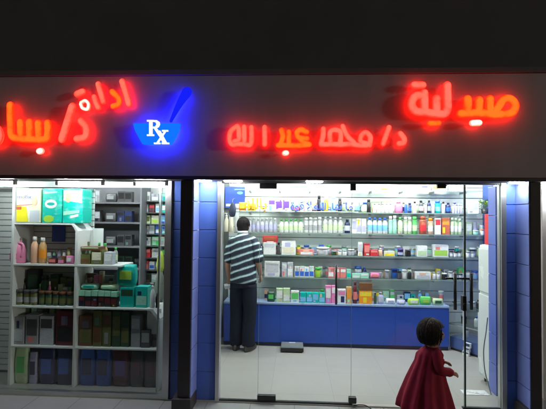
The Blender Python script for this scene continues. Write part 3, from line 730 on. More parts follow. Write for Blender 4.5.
def filler(yb, x0, x1, n, hs, nouns, cols, where, group, z, seed, Y=None):
    rr = random.Random(seed); items = []; combos = [(c, k) for c in cols for k in nouns]; rr.shuffle(combos)
    x = x0; st = (x1 - x0) / n
    for (c, k) in combos[:n]:
        kind = {'slim box': 'carton', 'flat box': 'carton', 'back bottle': 'bottle', 'back jar': 'jar', 'back tube': 'tube'}[k]
        wd = st * rr.uniform(.55, .98); h = rr.uniform(*hs) * (.6 if k == 'flat box' else 1)
        items.append((kind, x, x + wd, yb - h, c, (rr.choice(['white', 'silver', 'blue', 'grey', 'green']) if kind != 'carton' else None), rr.choice(['white', 'light blue', 'silver', 'pale green', 'lavender', 'coral', 'navy']), 1, k)); x += st
    place_row(items, Y or YS + .12, yb, where, group, z, .06)
PALE = ['white', 'silver', 'cream', 'pale green', 'lavender', 'light blue', 'mint green', 'peach', 'grey', 'blue', 'coral', 'teal', 'navy', 'green', 'yellow']
filler(212.5, 291, 462, 17, (8.5, 11.5), ['slim box', 'back bottle', 'back tube'], PALE[:8], 'at the back of the second shelf', 'back row of the second shelf', zs['a'], 1)
filler(256, 258, 486, 30, (6.5, 10.5), ['slim box', 'back bottle', 'back jar', 'flat box'], PALE, 'at the back of the fourth shelf', 'back row of the fourth shelf', zs['c'], 2)
filler(278.5, 266, 488, 30, (7, 11), ['slim box', 'back bottle', 'back jar', 'flat box'], PALE, 'at the back of the lowest shelf', 'back row of the lowest shelf', zs['d'], 3)
filler(304, 264, 446, 26, (7, 13), ['slim box', 'back bottle', 'back tube', 'flat box'], PALE, 'behind the goods on the blue cabinet', 'back row on the blue cabinet', ZC, 4)
filler(233.5, 466, 487, 3, (8, 13), ['slim box', 'back tube'], PALE[:4], 'at the right end of the third shelf', 'right end of the third shelf', zs['b'], 5)

# cut out wall lettering in front of the second shelf
def text_mesh(name, body, size, m, parent, loc, ext=.004, bold=.0):
    c = bpy.data.curves.new(name, 'FONT'); c.body = body; c.size = size; c.extrude = ext; c.offset = bold; c.align_x = 'CENTER'
    tmp = bpy.data.objects.new(name + '_tmp', c); COL.objects.link(tmp)
    bpy.context.view_layer.update()
    me = bpy.data.meshes.new_from_object(tmp.evaluated_get(bpy.context.evaluated_depsgraph_get()))
    bpy.data.objects.remove(tmp)
    me.materials.clear(); me.materials.append(m); me.name = name
    o = bpy.data.objects.new(name, me); COL.objects.link(o); o.parent = parent
    o.location = loc; o.rotation_euler = (R(90), 0, 0)
    return o
zl = zs['a']
wl = empty('wall_lettering', (X_(305, YS - .02), YS - .02, zl), 'blue, purple and orange cut out Arabic phrase along the second shelf', 'lettering')
INK = mat('blue letter card', (.05, .1, .5), .5); PUR = mat('purple letter card', (.16, .05, .45), .5); ORG = mat('orange letter card', (.85, .36, .02), .5)
def word(px, s, size, m): text_mesh('word', s, size, m, wl, (X_(px, YS - .02) - wl.location.x, 0, .035), .004, .0035)
word(349, '\uFE8E\uFEE3', .135, INK)
word(334.5, '\uFE80\uFE8E\uFEB7', .125, INK)
word(320, '\uFEEA\uFEE0\uFEDF\uFE8D', .13, INK)
word(309, '\uFEFB', .15, INK)
word(297, '\uFE93\uFEEE\uFED7', .14, INK)
word(280, '\uFEFB\uFE8D', .17, PUR)
word(255, '\uFEEA\uFEE0\uFEDF\uFE8E\uFE91', .2, ORG)
bx('strip', X_(240, YS - .02) - wl.location.x, X_(358, YS - .02) - wl.location.x, -.004, .004, .002, .012, mat('clear strip', (.6, .66, .64), .2), wl)
# orange packs behind the orange word
place_row([('bag', 238, 246, 203, 'orange', None, 'yellow', 1, 'upright pouch'), ('bag', 247, 256, 204, 'yellow', None, 'orange', 1, 'upright pouch')], YS + .05, 212.5, 'on the second shelf above the man', 'orange packs above the man', zs['a'])
def ell_pts(cx, cz, a, b, n=18): return [(cx + a * math.cos(2 * math.pi * i / n), cz + b * math.sin(2 * math.pi * i / n)) for i in range(n)]
# blue poster on the wall above the man
p0, p1 = at(225, 208, 6.03), at(245, 187, 6.03)
ps = empty('blue_poster', ((p0.x + p1.x) / 2, 6.035, p0.z), 'small blue poster with white marks on the wall at upper left of the shelves', 'poster')
hw, hh = (p1.x - p0.x) / 2, p1.z - p0.z
bx('sheet', -hw, hw, -.006, .0, 0, hh, mat('poster blue', (.04, .09, .42), .4, noise=.2, nscale=14), ps)
bm = bmesh.new(); prism(bm, ell_pts(hw * .5, hh * .72, hw * .3, hh * .07), -.009, -.0065); finish('emblem', bm, C('light blue'), ps)
bx('caption', -hw * .9, -hw * .1, -.009, -.0065, hh * .08, hh * .2, P('white'), ps)
hb = empty('hanging_bag', (X_(232, 5.72), 5.72, Z_(217, 5.72, 232)), 'dark navy pouch hanging in front of the blue poster', 'pouch')
bm = bmesh.new(); loft(bm, [((0, 0, 0), .015, .01), ((0, 0, .02), .04, .02), ((.003, 0, .09), .05, .024), ((.004, 0, .16), .03, .015), ((0, 0, .2), .008, .006)], 14); finish('pouch_body', bm, mat('dark pouch', (.008, .014, .04), .6), hb, True)
bm = bmesh.new(); tube(bm, [(0, 0, .2), (.0, .06, .24), (-.01, .3, .26)], .003, 1, 6, 4); finish('strap', bm, C('grey'), hb, True)

# leafy plant on the shelf at the right
pc = at(485.5, 212, 5.85)
pl = empty('potted_plant', (pc.x, 5.88, zs['a'] + .001), 'small yellow green plant in a pot at the right end of the second shelf', 'plant')
bm = bmesh.new(); lathe(bm, [(.03, 0), (.035, .004), (.046, .07), (.042, .07), (.038, .06)], seg=16); bmesh.ops.recalc_face_normals(bm, faces=bm.faces); finish('pot', bm, C('dark grey'), pl, True)
bm = bmesh.new(); bs = bmesh.new()
for i in range(70):
    a = random.uniform(0, 2 * math.pi); el = random.uniform(.15, 1.3); l = random.uniform(.05, .13)
    d = Vector((math.cos(a) * math.cos(el), math.sin(a) * math.cos(el) * .7, math.sin(el)))
    b0 = Vector((0, 0, .065)) + d * l; n = d.cross(Vector((random.uniform(-1, 1), random.uniform(-1, 1), random.uniform(-1, 1)))).normalized()
    L, W_ = random.uniform(.03, .05), random.uniform(.011, .019)
    q = [b0, b0 + d * L * .4 + n * W_, b0 + d * L + Vector((0, 0, -.012)), b0 + d * L * .4 - n * W_]
    f = bm.faces.new([bm.verts.new(v) for v in q]); f.material_index = i % 3
    if i % 5 == 0: tube(bs, [(0, 0, .06), b0 * .6 + Vector((0, 0, .03)), b0], .0018, 1, 5, 3)
finish('leaves', bm, [mat('leaf a', (.28, .42, .03), .5), mat('leaf b', (.12, .26, .03), .5), mat('leaf c', (.05, .12, .02), .5)], pl)
finish('stem', bs, mat('stem green', (.1, .15, .03), .6), pl)

# dark flat scale on the floor
a = at(292, 351, 5.3); a = CAMLOC + ray(292, 353) * (CAMLOC.z / -ray(292, 353).z)
t = empty('floor_scale', (a.x, a.y, 0), 'flat dark grey weighing scale lying on the floor before the cabinet', 'scale')
bx('base', -.145, .145, 0, .25, .012, .055, BLACKP, t, .01)
bx('platform', -.14, .14, .004, .246, .0555, .068, mat('scale top', (.16, .17, .17), .4, noise=.1), t, .004)
for sx in (-1, 1):
    for yy in (.03, .22):
        bm = bmesh.new(); cyl(bm, (sx * .12, yy, 0), (sx * .12, yy, .0118), .012, 10); finish('foot', bm, C('dark grey'), t)
bx('display', -.04, .04, .19, .23, .0682, .071, C('silver'), t)

# ------------------------------------------------------------------ glass showcase, fridge, red box at the right
pa = CAMLOC + ray(448.5, 349) * (CAMLOC.z / -ray(448.5, 349).z); pb = CAMLOC + ray(479, 358.5) * (CAMLOC.z / -ray(479, 358.5).z)
ang = math.atan2(pb.y - pa.y, pb.x - pa.x); L = (pb - pa).length
ZK = .56
ct = empty('glass_showcase', (pa.x, pa.y, 0), 'low glass showcase counter with aluminium posts at the right of the blue cabinet', 'showcase', None, ang)
bx('base_panel', 0.012, L, .012, .36, .03, .17, mat('showcase base', (.06, .10, .28), .4), ct, .002)
bx('plinth', 0.02, L, .02, .36, 0, .029, BLACKP, ct)
for k, (xx, yy) in enumerate(((0, 0), (L * .52, 0), (L, 0), (0, .36), (L, .36))): bx('post', xx - .009, xx + .009, yy - .009, yy + .009, .0 if k in (0, 2) else .171, ZK, mat('bright post', (.72, .73, .75), .3, .5, .3), ct, .002)
bx('shelf', .01, L - .01, .01, .35, .33, .337, SHELFGLASS, ct)
bx('shelf_edge', .01, L - .01, -.004, .008, .328, .34, ALU, ct)
bx('top', -.012, L + .012, -.012, .372, ZK + .001, ZK + .012, SHELFGLASS, ct)
bx('glass', .01, L - .01, -.002, .003, .172, ZK - .001, GLASS, ct)
bx('back_panel', .01, L - .01, .362, .37, .172, ZK - .001, mat('showcase back', (.2, .22, .28), .4), ct)
ct_m = ct.matrix_basis
def on_ct(x, y, z): return Matrix.Translation(ct.location) @ Matrix.Rotation(ang, 4, 'Z') @ Vector((x, y, z))
for x, y, z, k, c, cp, w_, h, lb in ((.34, .14, ZK + .0125, 'bottle', 'black', 'black', .07, .11, 'dark round bottle standing on the glass showcase beside the fridge'), (.24, .16, ZK + .0125, 'jar', 'white', 'silver', .07, .07, 'white jar standing on the glass showcase'),
                                    (.12, .15, .3375, 'jar', 'black', 'grey', .07, .12, 'dark jar on the shelf inside the glass showcase'), (.3, .15, .3375, 'bottle', 'white', 'blue', .06, .13, 'white bottle with blue cap inside the glass showcase'), (.16, .15, .1705, 'bottle', 'silver', 'navy', .06, .11, 'silver bottle with navy cap low inside the showcase')):
    v = on_ct(x, y, z); o = bottle(v.x, v.y, v.z, w_, h, c, cp, None, 'bottle' if k == 'bottle' else 'jar', kind=k); tag(o, lb, k, 'goods in and on the glass showcase')
v = on_ct(.3, -.03, .0); 
for i, (z, h, c) in enumerate(((0, .05, 'white'), (.052, .045, 'silver'), (.099, .06, 'white'))):
    o = carton(v.x - .03 + .01 * i, v.y, z + .001, .09, h, .03, c, 'navy', 'carton', ang); tag(o, ('lowest', 'middle', 'topmost')[i] + ' ' + c + ' carton in the small stack on the floor before the showcase', 'carton', 'cartons stacked before the showcase')

YFR = 4.40
fx0 = X_(493, YFR, 300)
ZFR = Z_(246, YFR, 485)
fg = empty('white_fridge', (fx0, YFR, 0), 'white upright fridge with rounded top behind the right glass pane', 'fridge')
FW = mat('fridge enamel', (.72, .77, .75), .25, noise=.03, nscale=3)
bm = bmesh.new(); box(bm, 0, .5, .0, .33, .05, ZFR, .03); finish('body', bm, FW, fg, False)
bm = bmesh.new(); box(bm, -.012, -.001, .02, .31, .09, ZFR * .64, .006); finish('door', bm, FW, fg)
bm = bmesh.new(); box(bm, -.012, -.001, .02, .31, ZFR * .66, ZFR - .04, .006); finish('door', bm, FW, fg)
for a in (.05, .45):
    for b in (.05, .28):
        bm = bmesh.new(); cyl(bm, (a, b, 0), (a, b, .0495), .018, 10); finish('foot', bm, BLACKP, fg)
t = carton(X_(491, 4.6) , 4.6, ZFR + .001, .055, (244 - 212) / 100., .09, 'red', 'coral', 'box'); tag(t, 'tall narrow red box standing on the white fridge', 'box')
bm = bmesh.new(); tube(bm, [at(487.5, 318, 4.40), at(486, 332, 4.39), at(483.6, 350, 4.39), at(484.5, 368, 4.38), at(487, 380, 4.37), Vector((at(490, 386, 4.35).x, 4.33, .006))], .006, 1, 8, 6)
tag(finish('power_cable', bm, C('grey'), None, True), 'grey power cable hanging down the front of the white fridge', 'cable')
bx_ = CAMLOC + ray(484, 396) * (CAMLOC.z / -ray(484, 396).z)
t = empty('folded_papers', (bx_.x - .04, bx_.y + .08, 0.0), 'white folded papers on the floor at the foot of the fridge', 'papers')
bm = bmesh.new(); prism(bm, [(-.14, 0.001), (.1, 0.001), (.1, .004), (-.14, .004)], -.07, .05); finish('sheet', bm, C('white'), t)
bm = bmesh.new(); box(bm, -.08, .07, -.04, .03, .005, .007); o = finish('sheet', bm, P('white', 'navy'), t); o.rotation_euler.z = -.5

# ------------------------------------------------------------------ display unit behind the left window
YU0, YU1 = 4.17, 4.50
def zu(py, px=80): return Z_(py, YU0, px)
un = empty('display_unit', (X_(11, YU0), YU0, 0), 'white open display unit with four shelf levels behind the left window', 'display shelf')
ux = lambda px: X_(px, YU0, 300) - un.location.x
D_ = YU1 - YU0
ZU = [zu(388), zu(347.5), zu(307.5), zu(265), zu(223.5)]
bx('upright', ux(9.5), ux(12.2), 0, D_, 0, zu(187), WHITEL, un, .002)
bx('upright', ux(73.5), ux(76), .003, D_, 0.0, ZU[3] - .018, WHITEL, un, .002)
bx('upright', ux(73.5), ux(76.5), .003, D_, ZU[3] + .001, zu(232), WHITEL, un, .002)
bx('upright', ux(158), ux(160.5), .0, D_, 0.0, zu(318), WHITEL, un, .002)
for i, (a, b) in enumerate(((12.3, 158), (12.3, 158), (12.3, 150), (12.3, 120), (12.3, 70))):
    bx('shelf', ux(a), ux(b), .001, D_, ZU[i] - .016, ZU[i], WHITEL, un, .002)
bm = bmesh.new(); prism(bm, [(ux(70.1), ZU[4]), (ux(76.6), zu(231)), (ux(76.6), zu(233)), (ux(75), zu(233)), (ux(70.1), ZU[4] - .016)], .001, D_); finish('corner_brace', bm, WHITEL, un)
bm = bmesh.new(); prism(bm, [(ux(150.1), ZU[2]), (ux(153), ZU[2]), (ux(160.5), zu(317)), (ux(158.6), zu(319)), (ux(150.1), ZU[2] - .016)], .001, D_); finish('corner_brace', bm, WHITEL, un)
bm = bmesh.new(); slats(bm, ux(-70), ux(76), D_ + .003, D_ + .02, .03, zu(187), .062, .007); finish('slat_back', bm, mat('display slat board', (.78, .8, .79), .45), un)
bx('back_board', ux(-70), ux(76), D_ + .021, D_ + .03, .0, zu(187), SLATGAP, un)
bx('back_board', ux(76.2), ux(158), D_ + .001, D_ + .014, .0, ZU[2] - .02, WHITEL, un)
for a, b, y0, y1 in ((32, 46, 226, 244), (60, 73, 226, 255)):
    bm = bmesh.new(); box(bm, ux(a), ux(b), D_ - .008, D_ + .001, zu(y1), zu(y0)); finish('backing_card', bm, mat('blue card', (.03, .07, .34), .4), un)
bx('side_panel', ux(78.5), ux(89), D_ - .05, D_ - .04, ZU[3] + .0, zu(229), WHITEL, un)
bx('bracket', ux(144), ux(158), .1, .12, zu(335), ZU[2] - .018, WHITEL, un)

# big diaper packs on top
zt = ZU[4] + .001
def big_pack(px0, px1, ytop, body, label):
    x0, x1 = X_(px0, YU0 + .03), X_(px1, YU0 + .03)
    t = empty('diaper_pack', ((x0 + x1) / 2, YU0 + .03, zt), label, 'pack', 'big packs on top of the display unit')
    h = zu(ytop) - ZU[4]; w_ = x1 - x0
    bm = bmesh.new(); box(bm, -w_ / 2, w_ / 2, 0, .2, 0, h, .012)
    finish('wrap', bm, body, t)
    return t, w_ / 2, h
def patch(t, name, pts, m, k=0):
    bm = bmesh.new(); prism(bm, pts, -.002 - .0012 * k, -.0004 - .0002 * k); return finish(name, bm, m, t)
def ell(cx, cz, rx_, rz_, n=20): return [(cx + rx_ * math.cos(2 * math.pi * i / n), cz + rz_ * math.sin(2 * math.pi * i / n)) for i in range(n)]
YEL = mat('pack yellow', (.8, .7, .03), .35); CRM = printed('pack cream', (.72, .74, .52), (.6, .5, .2), .02, .25)
t, w2, h = big_pack(13, 40, 188.5, CRM, 'yellow and white diaper pack on top of the display unit at the left')
patch(t, 'yellow_band', [(-w2 * .93, .012), (w2 * .1, .012), (-w2 * .05, h * .45), (-w2 * .93, h * .5)], YEL)
patch(t, 'white_band', [(-w2 * .93, h * .62), (w2 * .35, h * .66), (w2 * .35, h * .84), (-w2 * .93, h * .93)], C('white'))
text_mesh('brand_word', 'molfix', .058, mat('brand blue', (.05, .1, .45), .4), t, (-w2 * .2, -.005, h * .7), .0012)
patch(t, 'grey_panel', [(w2 * .22, .012), (w2 * .92, .012), (w2 * .92, h * .36), (w2 * .22, h * .36)], C('silver'))
patch(t, 'red_line', [(-w2 * .9, h * .47), (w2 * .6, h * .53), (w2 * .6, h * .55), (-w2 * .9, h * .505)], C('coral'), 1)
patch(t, 'baby_picture', ell(w2 * .55, h * .62, w2 * .2, h * .13), C('peach'), 2)
patch(t, 'caption', [(-w2 * .85, h * .38), (-w2 * .4, h * .38), (-w2 * .4, h * .47), (-w2 * .85, h * .45)], C('brick red'), 3)
TEAL = printed('pack teal', (.0, .5, .4), (.25, .7, .62), .016, .5)
t, w2, h = big_pack(41.5, 61, 188.5, TEAL, 'teal diaper pack with a white oval in the middle of the display top')
patch(t, 'oval', ell(-w2 * .1, h * .55, w2 * .62, h * .13), C('white')); patch(t, 'oval_word', ell(-w2 * .1, h * .55, w2 * .4, h * .045), C('teal'), 1)
patch(t, 'green_disc', ell(-w2 * .3, h * .12, w2 * .55, h * .1), C('lime green')); patch(t, 'caption', [(-w2 * .8, h * .84), (w2 * .5, h * .87), (w2 * .5, h * .92), (-w2 * .8, h * .9)], C('mint green'))
t, w2, h = big_pack(62, 82, 188.5, TEAL, 'teal and white diaper pack with a baby picture right of the plain teal pack')
patch(t, 'white_top', [(-w2 * .92, h * .66), (w2 * .92, h * .58), (w2 * .92, h * .95), (-w2 * .92, h * .95)], C('white')); patch(t, 'baby_picture', ell(-w2 * .45, h * .74, w2 * .3, h * .15), C('peach'), 1)
patch(t, 'mint_band', [(-w2 * .9, h * .22), (w2 * .7, h * .3), (w2 * .7, h * .38), (-w2 * .9, h * .34)], C('mint green')); patch(t, 'white_word', [(-w2 * .2, h * .14), (w2 * .6, h * .2), (w2 * .6, h * .27), (-w2 * .2, h * .22)], C('white'))

# pink jug, two pump bottles, small boxes
t = empty('pink_jug', (X_(19, YU0 + .1), YU0 + .1, ZU[3] + .001), 'big pink jug with a handle at the left of the display shelf', 'jug')
bm = bmesh.new(); loft(bm, [((0, 0, 0), .07, .05), ((0, 0, .01), .078, .055), ((0, 0, .12), .076, .055), ((-.005, 0, .18), .062, .048), ((-.012, 0, .215), .035, .03), ((-.012, 0, .225), .028, .026)], 18); finish('body', bm, mat('pink plastic', (.75, .25, .42), .3), t, True)
bm = bmesh.new(); tube(bm, [(.02, -.03, .205), (.065, -.03, .19), (.075, -.035, .13), (.06, -.04, .07)], .012, 1, 8, 5); finish('handle', bm, mat('pink plastic', (.75, .25, .42), .3), t, True)
bm = bmesh.new(); lathe(bm, [(.03, .2255), (.03, .25), (.026, .255)], x=-.012, seg=14); finish('cap', bm, C('coral'), t, True)
bx('label', -.05, .02, -.061, -.055, .04, .1, P('pink', 'maroon'), t)
U_ = 'on the middle shelf of the display'
place_row([('bottle', 28.5, 36, 239, 'peach', 'white', None, 1, 'flask bottle'), ('bottle', 36.5, 44.5, 239, 'tan', 'white', 'orange', 1, 'flask bottle'), ('carton', 48, 56, 260, 'maroon', None, 'coral', 1, 'low box'), ('carton', 57, 64, 258, 'brown', None, 'pink', 1, 'low box'), ('bag', 65, 73, 257, 'pink', None, 'white', 1, 'soft pouch'),
           ('carton', 78, 90, 255, 'olive', None, 'brown', 1, 'wide box'), ('carton', 90.5, 102, 251, 'olive', None, 'cream', 1, 'tall box'), ('carton', 103, 112, 253, 'silver', None, 'white', 1, 'square box'), ('carton', 79, 101, 247.5, 'brown', None, 'pale green', 1, 'flat box', 251.2)], YU0 + .06, 265, U_, 'goods on the middle display shelf', ZU[3], .12)
# crowded dark jars below
W1 = 'behind the front row in the left display compartment'; 
place_row([('jar', 14, 36, 292, 'olive', 'dark grey', 'grey', 3, 'round jar'), ('jar', 36.5, 72, 293, 'dark green', 'brown', 'olive', 5, 'round jar')], YU0 + .05, 307, 'at front of left display bay', 'dark jars in the left display bay', ZU[2], .08)
place_row([('carton', 26, 38, 271, 'black', None, 'dark green', 1, 'tall carton'), ('bottle', 14, 25, 280, 'dark grey', 'black', 'grey', 2, 'squat bottle'), ('bottle', 39, 48, 277, 'olive', 'black', 'grey', 2, 'squat bottle'), ('carton', 49, 58, 275, 'dark green', None, 'olive', 1, 'tall carton'), ('carton', 59, 72, 279, 'olive', None, 'dark grey', 2, 'carton')], YU0 + .17, 304, 'at back of left display bay', 'dark goods at the back of the display bay', ZU[2], .08)
place_row([('carton', 78, 117, 291.5, 'black', 'mint green', 'maroon', 6, 'lidded box'), ('carton', 119, 134, 287, 'teal', None, 'dark green', 1, 'deep box'), ('carton', 134.5, 147.5, 287, 'teal', None, 'mint green', 1, 'deep box')], YU0 + .05, 307, 'in the right display bay', 'goods in the right display bay', ZU[2], .12)
zz = ZU[2] + (307 - 291.0) / 98.
place_row([('bag', 79, 98, 285, 'mint green', None, 'teal', 1, 'flat pack', 290.5), ('bag', 99, 116, 285.5, 'pale green', None, 'mint green', 1, 'flat pack', 290.5)], YU0 + .06, 307, 'lying on the lidded boxes', 'flat packs on the lidded boxes', ZU[2], .1)
t = carton(X_(87, YU0 + .17), YU0 + .19, ZU[2] + .001, .2, .31, .04, 'brown', 'peach', 'carton'); tag(t, 'brown carton with a peach face picture behind the flat packs', 'carton')
t = carton(X_(109, YU0 + .17), YU0 + .19, ZU[2] + .001, .13, .29, .04, 'silver', 'pink', 'carton'); tag(t, 'silver carton with a pink label behind the flat packs', 'carton')
zb = ZU[2] + (307 - 286.6) / 98.
t = bag(X_(126, YU0 + .06), YU0 + .07, zb, .2, .21, .1, 'teal', 'lime green', 'pack'); tag(t, 'blue green bag with lime label standing on the two teal boxes', 'bag')
pf = {'x': X_(152, YU0 + .08)}
place_row([('pump', 149, 154.5, 283, 'white', 'white', None, 1, 'dispenser bottle'), ('bottle', 155, 158, 292, 'black', 'dark grey', None, 1, 'small bottle')], YU0 + .05, 307, 'at the right end of the display shelf', 'goods at the display shelf end', ZU[2])
DISP = ['white', 'pale green', 'olive', 'green', 'mint green', 'cream', 'dark green', 'grey', 'tan', 'teal', 'pink']
filler(265, 46, 72, 5, (10, 17), ['slim box', 'back bottle', 'back tube'], DISP, 'at the back of the middle display shelf', 'back row of the middle display shelf', ZU[3], 11, YU0 + .2)
filler(265, 79, 118, 7, (11, 21), ['slim box', 'back bottle', 'back tube'], DISP, 'behind the olive boxes of the display', 'back row behind the olive boxes', ZU[3], 12, YU0 + .2)
filler(307, 78, 118, 8, (24, 34), ['slim box', 'back bottle'], DISP, 'at the back of the right display bay', 'back row of the right display bay', ZU[2], 13, YU0 + .14)
filler(307, 37, 72, 7, (16, 27), ['slim box', 'back bottle'], DISP, 'between the jars of the left display bay', 'mixed goods of the left display bay', ZU[2], 14, YU0 + .11)
filler(347.5, 13, 54, 7, (29, 36), ['slim box'], DISP, 'behind the grey boxes of the display', 'back row behind the grey boxes', ZU[1], 15, YU0 + .22)
# third level
place_row([('carton', 13, 24, 320, 'grey', None, 'silver', 1, 'wide box'), ('carton', 24.5, 38, 319, 'grey', None, 'dark grey', 1, 'striped box'), ('carton', 38.5, 53, 320, 'silver', None, 'dark grey', 1, 'striped box'), ('carton', 55, 73, 313.5, 'maroon', None, 'black', 1, 'tall carton'),
           ('carton', 78, 92, 318, 'brown', None, 'olive', 1, 'tall carton'), ('carton', 92.5, 111, 313.5, 'olive', None, 'brown', 2, 'tall carton'), ('carton', 111.5, 129, 313, 'dark green', None, 'olive', 2, 'tall carton'), ('carton', 130, 140, 316, 'grey', None, 'silver', 1, 'plain carton'), ('carton', 140.5, 150, 331, 'dark grey', None, 'grey', 1, 'low carton')],
          YU0 + .05, 347.5, 'on the display level below', 'cartons on the second lowest display level', ZU[1], .16)
# bottom level packs
place_row([('bag', 13, 27, 351, 'pale green', None, 'green', 1, 'big pack'), ('bag', 27.5, 36, 357, 'lavender', None, 'navy', 1, 'narrow pack'), ('bag', 36.5, 72, 352, 'navy', None, 'blue', 2, 'big pack'), ('bag', 78, 110, 351, 'blue', None, 'navy', 2, 'big pack'), ('bag', 110.5, 128, 353, 'maroon', None, 'purple', 1, 'big pack'), ('bag', 128.5, 157, 353, 'dark grey', None, 'maroon', 2, 'big pack')],
          YU0 + .05, 388, 'on the lowest display level', 'big packs on the lowest display level', ZU[0], .2)

# dark cabinet and medicine shelves deeper in the display room
YK = 5.15
dk = empty('dark_shelving', (X_(113, YK), YK, 0), 'tall dark grey shelving behind the display unit with dim goods', 'shelving')
hw = (X_(141, YK) - X_(70, YK)) / 2; dk.location.x = X_(105.5, YK)
DG = mat('dark grey board', (.17, .175, .19), .55, noise=.2, nscale=3)
bx('back_board', -hw, hw, .30, .32, 0, 2.4, DG, dk); bx('side', -hw, -hw + .02, 0, .299, 0, 2.4, DG, dk); bx('side', hw - .02, hw, 0, .299, 0, 2.4, DG, dk)
kz = [Z_(v, YK, 110) for v in (202, 222, 246, 268, 292)]
for z in kz: bx('shelf', -hw + .021, hw - .021, .001, .298, z - .02, z, DG, dk)
for i, (z, wh, yb) in enumerate(zip(kz, ('on the top board', 'on the second board', 'on the third board', 'on the fourth board'), (202, 222, 246, 268))):
    place_row([('carton', 86, 92, yb - 13, ('silver', 'cream', 'grey', 'white')[i], None, 'grey', 1, 'small carton'), ('carton', 93, 100, yb - 12, ('grey', 'dark grey', 'dark green', 'brown')[i], None, 'silver', 1, 'small carton'), ('bag', 104, 116, yb - 9, 'dark grey', None, 'grey', 1, 'soft pack'), ('carton', 117, 132, yb - 11, ('dark grey', 'navy', 'dark grey', 'dark green')[i], None, 'black', 2, 'dark carton')],
              YK + .06, yb, wh + ' of the dark shelving', 'dim goods in the dark shelving', z, .12)
YM = 5.30
md = empty('medicine_shelving', (X_(154, YM), YM, 0), 'tall white shelving full of medicine cartons right of the dark shelving', 'shelving')
hw = (X_(170, YM) - X_(141.5, YM)) / 2; md.location.x = X_(155.8, YM)
bx('back_board', -hw, hw, .25, .27, 0, 2.4, WHITEL, md); bx('side', -hw, -hw + .012, 0, .249, 0, 2.4, WHITEL, md); bx('side', hw - .012, hw, 0, .249, 0, 2.4, WHITEL, md)
sets = [(201, [('white', 'grey'), ('silver', 'white'), ('teal', 'mint green')]), (212.5, [('grey', 'silver'), ('maroon', 'red'), ('white', 'light blue'), ('teal', 'white')]), (224, [('pale green', 'olive'), ('cream', 'lime green'), ('blue', 'light blue')]), (234, [('white', 'grey'), ('silver', 'grey'), ('blue', 'white'), ('light blue', 'blue')]),
        (246, [('white', 'silver'), ('green', 'white'), ('cream', 'grey')]), (258, [('red', 'coral'), ('white', 'grey'), ('dark green', 'green')]), (270, [('coral', 'red'), ('white', 'blue'), ('grey', 'white'), ('olive', 'lime green')]), (283, [('dark green', 'black'), ('grey', 'white'), ('black', 'grey')])]
names8 = ['top', 'second', 'third', 'fourth', 'fifth', 'sixth', 'seventh', 'eighth']
for i, (yb, cols) in enumerate(sets):
    z = Z_(yb, YM, 155); bx('shelf', -hw + .0125, hw - .0125, .001, .248, z - .012, z, mat('dark shelf edge', (.06, .07, .075), .4), md)
    st = 25.0 / len(cols)
    place_row([('carton', 142.8 + k * st, 142.8 + (k + 1) * st - .6, yb - random.uniform(7.5, 9.2), a, None, b, 1, 'medicine carton') for k, (a, b) in enumerate(cols)], YM + .05, yb, f'on the {names8[i]} level of the white shelving', 'medicine cartons in the white shelving', z, .1)
# green cloth hanging at the right end of the display
hc = at(158.5, 262, 4.62)
t = empty('hanging_towel', (hc.x, 4.62, Z_(305, 4.62, 158)), 'grey towel with a yellow green top hanging at the right end of the display', 'towel')
bm = bmesh.new(); loft(bm, [((0, 0, 0), .05, .02), ((.005, 0, .1), .055, .024), ((.012, 0, .25), .045, .022), ((.016, 0, .36), .03, .018)], 20, .18, 5); finish('cloth', bm, mat('grey cloth', (.2, .22, .18), .9, noise=.2, nscale=30), t, True)
bm = bmesh.new(); loft(bm, [((.016, 0, .36), .032, .02), ((.018, 0, .42), .042, .026), ((.022, 0, .52), .035, .022), ((.03, 0, .58), .01, .01)], 16, .12, 5); finish('cloth_top', bm, mat('yellow green cloth', (.42, .5, .06), .8), t, True)
bm = bmesh.new(); tube(bm, [(.03, 0, .57), (.03, .0, 1.0), (.03, .0, 2.5 - t.location.z)], .002, 1, 5, 3); finish('cord', bm, C('grey'), t)

